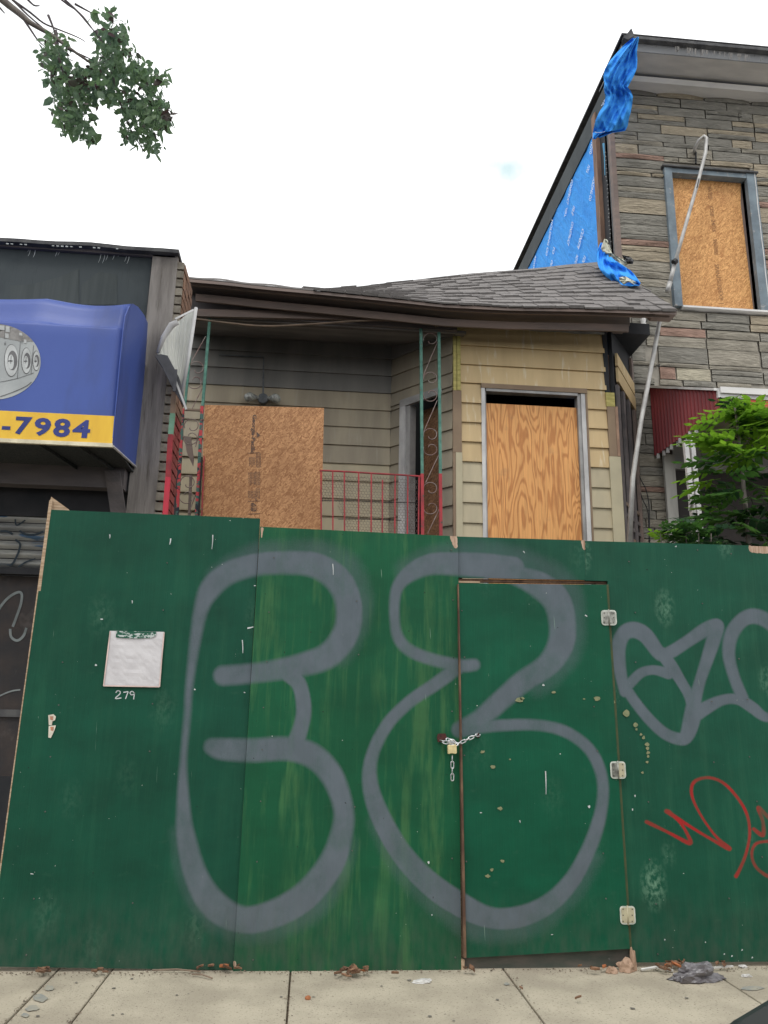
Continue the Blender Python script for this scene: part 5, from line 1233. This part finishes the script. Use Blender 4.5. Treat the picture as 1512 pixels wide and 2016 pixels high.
# ---------------------------------------------------------------- sapling and bush behind the fence
def frond_mesh(name, mat, n=6, L=.42, lw=.10):
    b = B(); random.seed(hash(name) % 999 if False else len(name)*7)
    P = [Vector((L*t/10, 0, -.16*L*(t/10)**2*2)) for t in range(11)]
    b.tube(P, .0025, 3)
    for i in range(n+1):
        t_ = .2+.8*i/n; p = Vector((L*t_, 0, -.32*L*t_**2))
        for s_ in ((-1, 1) if i < n else (0,)):
            l_ = lw*(1.15-.45*abs(t_-.5)); an = math.radians(62)*s_
            d_ = Vector((math.cos(an), math.sin(an), -.28+random.uniform(-.2, .1))).normalized(); sd = d_.cross(Vector((0, 0, 1))).normalized()
            q = [p, p+d_*l_*.3+sd*l_*.21+V(0, 0, .004), p+d_*l_*.62+sd*l_*.2, p+d_*l_*.8+sd*l_*.08, p+d_*l_, p+d_*l_*.8-sd*l_*.1, p+d_*l_*.55-sd*l_*.22, p+d_*l_*.25-sd*l_*.18]
            b.quad(*q)
    me = bpy.data.meshes.new(name); me.from_pydata([tuple(v) for v in b.v], [], b.f); me.materials.append(mat); return me
fr = {c: [frond_mesh('compound_leaf', m_, 3+k, .24+.05*k, .125-.012*k) for k in range(3)] for c, m_ in (('y', M_leafY), ('m', M_leafM), ('d', M_leafD))}
def frond(par, p, az, el, c, sc=1.):
    o = bpy.data.objects.new('compound_leaf', random.choice(fr[c])); COL.objects.link(o); o.parent = par; o.location = Vector(p)-wt(par)
    o.rotation_euler = (random.uniform(-.5, .5), -el, az); o.scale = (sc, sc, sc); return o
random.seed(21)
YT = 5.85
sap = thing('leafy_sapling', 'young tree with bright yellow-green compound leaves growing behind the fence', 'tree', at(1462, 1080, YT)*1.0)
sap.location.z = 0
tr = crom([(1478,1140,YT),(1474,1060,YT),(1466,980,YT),(1458,900,YT),(1452,840,YT),(1446,800,YT)], 4)
TP = [at(*p) for p in tr]; TP = [Vector((TP[0].x+.05, YT, 0))]+TP
mk('trunk', B().tube(TP, [.028]+[.024-.017*i/(len(TP)-1) for i in range(len(TP)-1)], 7), M_bark, sap, smooth=True)
for i in range(165):
    t_ = random.random(); yy = 800+ (1075-800)*t_**.9
    half = 22+ 75*min(1, (yy-780)/150) if yy < 900 else 92
    xx = random.uniform(1462-half*.9, 1462+half*1.25); dx = (xx-1462)/95
    p = at(xx, yy+random.uniform(-6, 10), YT+random.uniform(-.32, .32)*(.4+.6*t_))
    az = math.atan2(random.uniform(-1, .9), dx*1.5+random.uniform(-.6, .6)); el = random.uniform(-.2, .6)
    outer = abs(dx) > .55 or yy < 880
    c = 'y' if (yy < 905 and random.random() < .75) or (outer and random.random() < .35 and yy < 1000) else ('m' if random.random() < .55 else 'd')
    p -= Vector((math.cos(az), math.sin(az), 0))*.12
    frond(sap, p, az, el, c, random.uniform(.7, 1.1))
for (xx, yy, az, c) in ((1385,838,math.pi,'y'),(1370,855,math.pi*.95,'y'),(1402,815,2.4,'y'),(1490,800,.4,'y'),(1500,830,0,'y'),(1440,792,1.5,'y'),(1455,788,1.2,'y'),(1400,930,3.2,'m'),(1395,985,3.0,'m'),(1420,900,3.1,'m')):
    p = at(xx, yy, YT-.1)-Vector((math.cos(az), math.sin(az), 0))*.14; frond(sap, p, az, .25, c, .8)
bush = thing('low_bush', 'low green bush peeking over the fence left of the sapling', 'bush', at(1345, 1080, 5.5)*1.0); bush.location.z = 0
bp = at(1345, 1100, 5.5)
for k in range(5): mk('stem', B().tube([Vector((bp.x+.03*k, 5.5, 0)), Vector((bp.x-.1+.06*k, 5.5, 1.4)), at(1300+k*25, 1050, 5.5)], [.012, .009, .004], 5), M_bark, bush)
for i in range(60):
    xx = random.triangular(1285, 1425, 1350); top_ = 1015+abs(xx-1350)*.35
    p = at(xx, random.uniform(top_+8, 1085), 5.5+random.uniform(-.15, .2)); az = random.uniform(0, 6.3)
    frond(bush, p-Vector((math.cos(az), math.sin(az), 0))*.08, az, random.uniform(-.1, .6), random.choice('mmdm' if xx > 1320 else 'mmy'), random.uniform(.4, .6))

# ---------------------------------------------------------------- street tree reaching in at upper left
random.seed(33)
YG = 4.6
st = thing('street_tree', 'street tree whose leafy drooping branch hangs into the upper left sky', 'tree', Vector((-4.6, 2.2, 0)))
jn = at(40, 30, YG)
trunk = [Vector((-4.6, 2.2, -.05)), Vector((-4.55, 2.3, 1.5)), Vector((-4.4, 2.5, 3)), Vector((-4.1, 2.9, 4.6)), Vector((-3.7, 3.5, 5.6)), at(-60, -60, YG)]
mk('trunk', B().tube(trunk, [.16, .14, .12, .10, .07, .03], 10), M_bark, st, smooth=True)
limb = lambda pts, r0, r1, m_=M_barkt: mk('limb', B().tube([at(p[0], p[1], p[2]) for p in crom([(x, y, YG) for x, y in pts], 3)], [r0+(r1-r0)*i/((len(pts)-1)*3) for i in range((len(pts)-1)*3+1)], 6), m_, st, smooth=True)
limb([(-60,-60),(5,0),(40,28),(60,45),(100,68),(130,90),(180,125)], .03, .008, M_bark)
for pts in ([(40,28),(58,55),(75,80),(86,90)], [(-20,-40),(25,0),(55,30),(90,60),(95,70)], [(25,0),(60,25),(85,45),(110,56),(150,72),(168,82)], [(60,-60),(122,0),(150,20),(170,40),(196,78)], [(128,0),(155,25),(180,55),(195,70)], [(148,8),(170,20),(185,28)], [(50,-6),(66,10),(78,11)], [(-10,5),(2,18),(9,26)], [(130,95),(160,108),(182,118)], [(95,30),(105,55),(108,68)], [(190,60),(215,120),(230,180),(255,250),(285,300)], [(110,60),(120,130),(140,200),(150,260)], [(215,120),(250,160),(290,170),(320,210)]): limb(pts, .009, .003)
def leaf(p, L, d_, up):
    d_ = d_.normalized(); s_ = d_.cross(up)
    if s_.length < .05: s_ = Vector((1, 0, 0))
    s_.normalize(); n_ = s_.cross(d_)
    return [p, p+d_*L*.25+s_*L*.22+n_*L*.03, p+d_*L*.6+s_*L*.24+n_*L*.05, p+d_*L, p+d_*L*.6-s_*L*.24+n_*L*.05, p+d_*L*.25-s_*L*.22+n_*L*.03]
blobs = [(115,85,28,22),(105,115,30,25),(120,150,28,28),(125,185,26,25),(130,220,28,26),(135,245,26,20),(150,195,24,25),(150,150,26,22),(160,240,25,24),(175,170,25,35),(215,80,32,28),(210,120,35,30),(230,60,25,22),(240,110,34,30),(225,155,42,28),(265,140,32,24),(290,155,30,22),(305,165,26,20),(250,200,38,28),(285,210,36,32),(310,215,26,28),(270,245,34,26),(300,245,30,22),(285,275,22,16),(300,290,10,16),(195,190,24,20),(190,30,14,14),(222,28,14,10),(180,270,14,14),(250,270,14,14),(330,235,12,16),(325,280,8,10),(88,100,12,10),(320,150,15,14)]
wts = [b_[2]*b_[3] for b_ in blobs]
leaves = []
for i in range(2600):
    cx_, cy_, rx, ry = random.choices(blobs, wts)[0]
    a = random.uniform(0, 6.283); r_ = math.sqrt(random.random())
    xx, yy = cx_+rx*r_*math.cos(a), cy_+ry*r_*math.sin(a)
    hx_ = min(math.hypot((xx-x_)/w_, (yy-y_)/h_) for x_, y_, w_, h_ in ((137,143,9,8),(222,172,8,5),(260,170,9,5),(205,208,14,7),(180,132,5,4),(165,225,5,4),(187,200,7,5),(297,180,4,6),(240,215,6,3)))
    if hx_ < 1: continue
    leaves.append((xx, yy))
stf = B()
for i, (xx, yy) in enumerate(leaves):
    p = at(xx, yy, YG+random.uniform(-.28, .28)); d_ = Vector((random.gauss(0, .6), random.gauss(0, .6), random.gauss(-.5, .5)))
    L_f = random.triangular(.02, .095, .045); q = leaf(p, L_f, d_, Vector((random.gauss(0, 1), random.gauss(0, 1), .4)))
    if i < 290: mk('leaf', B().quad(*q), M_leafP if random.random() < .1 else M_leafS, st, recalc=False)
    elif random.random() < .06 or math.hypot(xx-328, yy-225) < 12 or math.hypot(xx-157, yy-160) < 14: 
        if 'pf_' not in globals(): pf_ = B()
        pf_.quad(*q)
    else: stf.quad(*q)
mk('crown', stf, M_leafS, st, kind='stuff', recalc=False); mk('reddish_leaves', pf_, M_leafP, st, kind='stuff', recalc=False)

# ---------------------------------------------------------------- litter
def crumple(px, py, rx, ry, rz, seed, mat, label, cat, name, amp=.5, sub=3, group=None):
    bm = bmesh.new(); bmesh.ops.create_icosphere(bm, subdivisions=sub, radius=1)
    c = atz(px, py, 0)
    for v in bm.verts:
        n = noise.noise(v.co*1.7+Vector((seed, 0, 0)))+.6*abs(noise.noise(v.co*4+Vector((0, seed, 0)))); v.co *= 1+amp*n
        v.co = Vector((v.co.x*rx, v.co.y*ry, max(v.co.z, -.3)*rz+.3*rz))
    b = B(); b.v = [v.co+c for v in bm.verts]; b.f = [tuple(x.index for x in f.verts) for f in bm.faces]; bm.free()
    return single(name, b, mat, label, cat, group)
crumple(1232, 1912, .045, .03, .045, 3, M_paper, 'crumpled brown paper bag lying at the foot of the gate', 'paper bag', 'paper_bag')
crumple(1247, 1910, .018, .02, .085, 9, M_paper, 'upright torn brown paper flap right of the crumpled bag', 'paper', 'paper_scrap', .3)
crumple(1205, 1915, .030, .02, .022, 5, M_paper, 'flat tan paper scrap left of the crumpled bag', 'paper', 'paper_scrap')
crumple(1372, 1930, .115, .045, .05, 12, M_bag, 'dark crumpled plastic bag spread on the pavement by the fence', 'plastic bag', 'plastic_bag', .8, 4)
crumple(1368, 1900, .032, .02, .05, 15, M_wpl, 'white crumpled tissue on top of the dark plastic bag', 'tissue', 'tissue')
crumple(832, 1934, .045, .02, .012, 18, M_wpl, 'flattened clear wrapper on the pavement below the chained gate', 'wrapper', 'wrapper')
crumple(1470, 1923, .025, .012, .01, 20, M_wpl, 'small white plastic scrap at the far right of the pavement', 'plastic scrap', 'plastic_scrap')
crumple(606, 1967, .014, .012, .012, 22, M_otis, 'small orange ball lying alone on the pavement', 'ball', 'orange_ball', .15)
crumple(1462, 1905, .022, .012, .012, 25, M_wpl, 'white scrap tucked against the base of the right fence panel', 'plastic scrap', 'plastic_scrap')
a, c = atz(1405, 1905, .02), atz(1443, 1902, .02); single('white_stick', B().bar(a, c, .008, .008), M_wpl, 'short white stick behind the dark plastic bag', 'stick')
a, c = atz(1262, 1909, .01), atz(1325, 1911, .01); b = B(); b.tube([a, (a+c)/2+V(0, .01, .012), c], .007, 5); single('white_strip', b, M_wpl, 'thin white plastic strip along the fence foot between two litter piles', 'plastic strip')
for (p, q, lab) in (((300,1910),(395,1913),'long thin twig lying along the foot of the left fence panel'), ((378,1918),(418,1926),'short dark twig below the left fence panel joint')):
    a, c = atz(*p, .01), atz(*q, .01); single('twig', B().tube([a, (a+c)/2+V(0, 0, .008), c], .004, 5), M_strip, lab, 'twig', 'twigs on the pavement')
random.seed(50)
def dry_leaf(px, py, L, label=None, mat=M_dleaf):
    c = atz(px, py, .006); b = B(); an = random.uniform(0, 6.28); d_ = Vector((math.cos(an), math.sin(an), random.uniform(-.1, .5))); s_ = Vector((-math.sin(an), math.cos(an), 0))
    b.sheet(lambda u, v: c+d_*L*(u-.5)+s_*L*.6*(v-.5)*math.sin(math.pi*min(max(u, .06), .94))+V(0, 0, .5*L*(v-.5)**2*2+.012+.15*L), 6, 4, (0, 0, .001))
    return b
groups_ = [(690,1921,8,.05),(705,1916,5,.045),(680,1925,5,.04),(455,1912,7,.045),(400,1910,4,.04),(200,1922,4,.04),(90,1918,6,.045),(1310,1912,6,.05),(1330,1905,7,.05),(1345,1925,4,.05),(770,1927,1,.045),(1155,1912,3,.04),(920,1913,3,.05),(1175,1913,2,.05),(1420,1905,3,.04),(1150,1972,1,.03),(1028,1953,1,.03)]
n_l = 0
where = {690: 'in the pile under the second fence panel', 705: 'in the pile under the second fence panel', 680: 'in the pile under the second fence panel', 455: 'at the joint of the first two fence panels', 400: 'along the foot of the leftmost fence panel', 200: 'at the top of the second pavement joint from the left', 90: 'at the top of the leftmost pavement joint', 1310: 'between the paper bag and the dark plastic bag', 1330: 'beside the dark plastic bag', 1345: 'beside the dark plastic bag', 770: 'alone just right of the leaf pile', 1155: 'under the gate left of the paper bag', 920: 'below the free edge of the gate', 1175: 'under the gate left of the paper bag', 1420: 'right of the dark plastic bag', 1150: 'alone in the middle of a pavement slab', 1028: 'in the pavement joint below the gate'}
for gx, gy, n_, L in groups_:
    for k in range(n_):
        b = dry_leaf(gx+random.uniform(-16, 16), gy+random.uniform(-4, 5), L*random.uniform(.6, 1.2))
        o = single('dry_leaf', b, M_otis if random.random() < .12 else M_dleaf, 'small curled dry leaf '+where[gx], 'leaf', 'dry leaves '+where[gx]); n_l += 1
b = B()
for k in range(1500):
    x = random.uniform(-2.6, 3.2); y = YF-.02-abs(random.gauss(0, .035)); z = .003
    if random.random() < .25:
        j = random.choice(jx); x = j+random.gauss(0, .012); y = random.uniform(3.3, 4.7)
    r = random.uniform(.002, .009); a_ = random.uniform(0, 6.28); p = V(x, y, z)
    b.quad(p+V(r*math.cos(a_), r*math.sin(a_), 0), p+V(r*.5*math.cos(a_+2), r*.5*math.sin(a_+2), r*.6), p+V(r*math.cos(a_+4), r*.7*math.sin(a_+4), 0))
mk('fine_debris', b, M_dirt, kind='stuff', recalc=False)

# ---------------------------------------------------------------- parked car whose dark bonnet corner shows at lower right
pc = at(1406, 2016, 1.55); pd = at(1512, 1953, 1.55)
car = thing('parked_car', 'dark car whose bonnet edge shows in the lower right corner', 'car', Vector((pc.x+2.1, .7, -.14)))
nx, nz = pc.x-.02, pc.z; slope = (pd.z-pc.z)/(pd.x-pc.x)
def cz(x): return nz+slope*(x-nx) if x < nx+.35 else (nz+slope*.35)+.10*(x-nx-.35)
profc = [(nx-.02, .12), (nx-.05, .45), (nx-.03, nz-.08), (nx, nz), (nx+.15, cz(nx+.15)), (nx+.35, cz(nx+.35)), (nx+1.1, cz(nx+1.1)), (nx+1.2, cz(nx+1.1)-.02), (nx+4.2, cz(nx+1.1)-.02), (nx+4.35, .8), (nx+4.35, .2), (nx+4.2, .1), (nx+.1, .08)]
b = B(); b.prism([(x, -.15, z) for x, z in profc], (0, 1.70, 0)); bevel(mk('body', b, M_car, car), .05, 4)
zr = cz(nx+1.1)-.03
b = B(); b.v = [Vector(v) for v in [(nx+1.1, -.05, zr), (nx+1.1, 1.45, zr), (nx+4.1, 1.45, zr), (nx+4.1, -.05, zr), (nx+1.8, .1, zr+.5), (nx+1.8, 1.3, zr+.5), (nx+3.3, 1.3, zr+.5), (nx+3.3, .1, zr+.5)]]; b.f = [(0, 1, 2, 3), (4, 5, 6, 7), (0, 1, 5, 4), (1, 2, 6, 5), (2, 3, 7, 6), (3, 0, 4, 7)]
mk('glasshouse', b, M_cglass, car); mk('roof', B().box(nx+1.78, nx+3.32, .08, 1.32, zr+.5, zr+.53), M_car, car)
for x in (nx+.75, nx+3.5):
    for y in (-.12, 1.42):
        wo = mk('wheel', B().tube([V(x, y-.0, .17), V(x, y+.16, .17)], .31, 28), M_tyre, car); mk('rim', B().tube([V(x, y-.01, .17), V(x, y+.17, .17)], .2, 20), M_rim, wo)
for y in (.05, 1.25): mk('headlight', B().box(nx-.075, nx-.04, y, y+.25, .45, .58), M_glass, car)
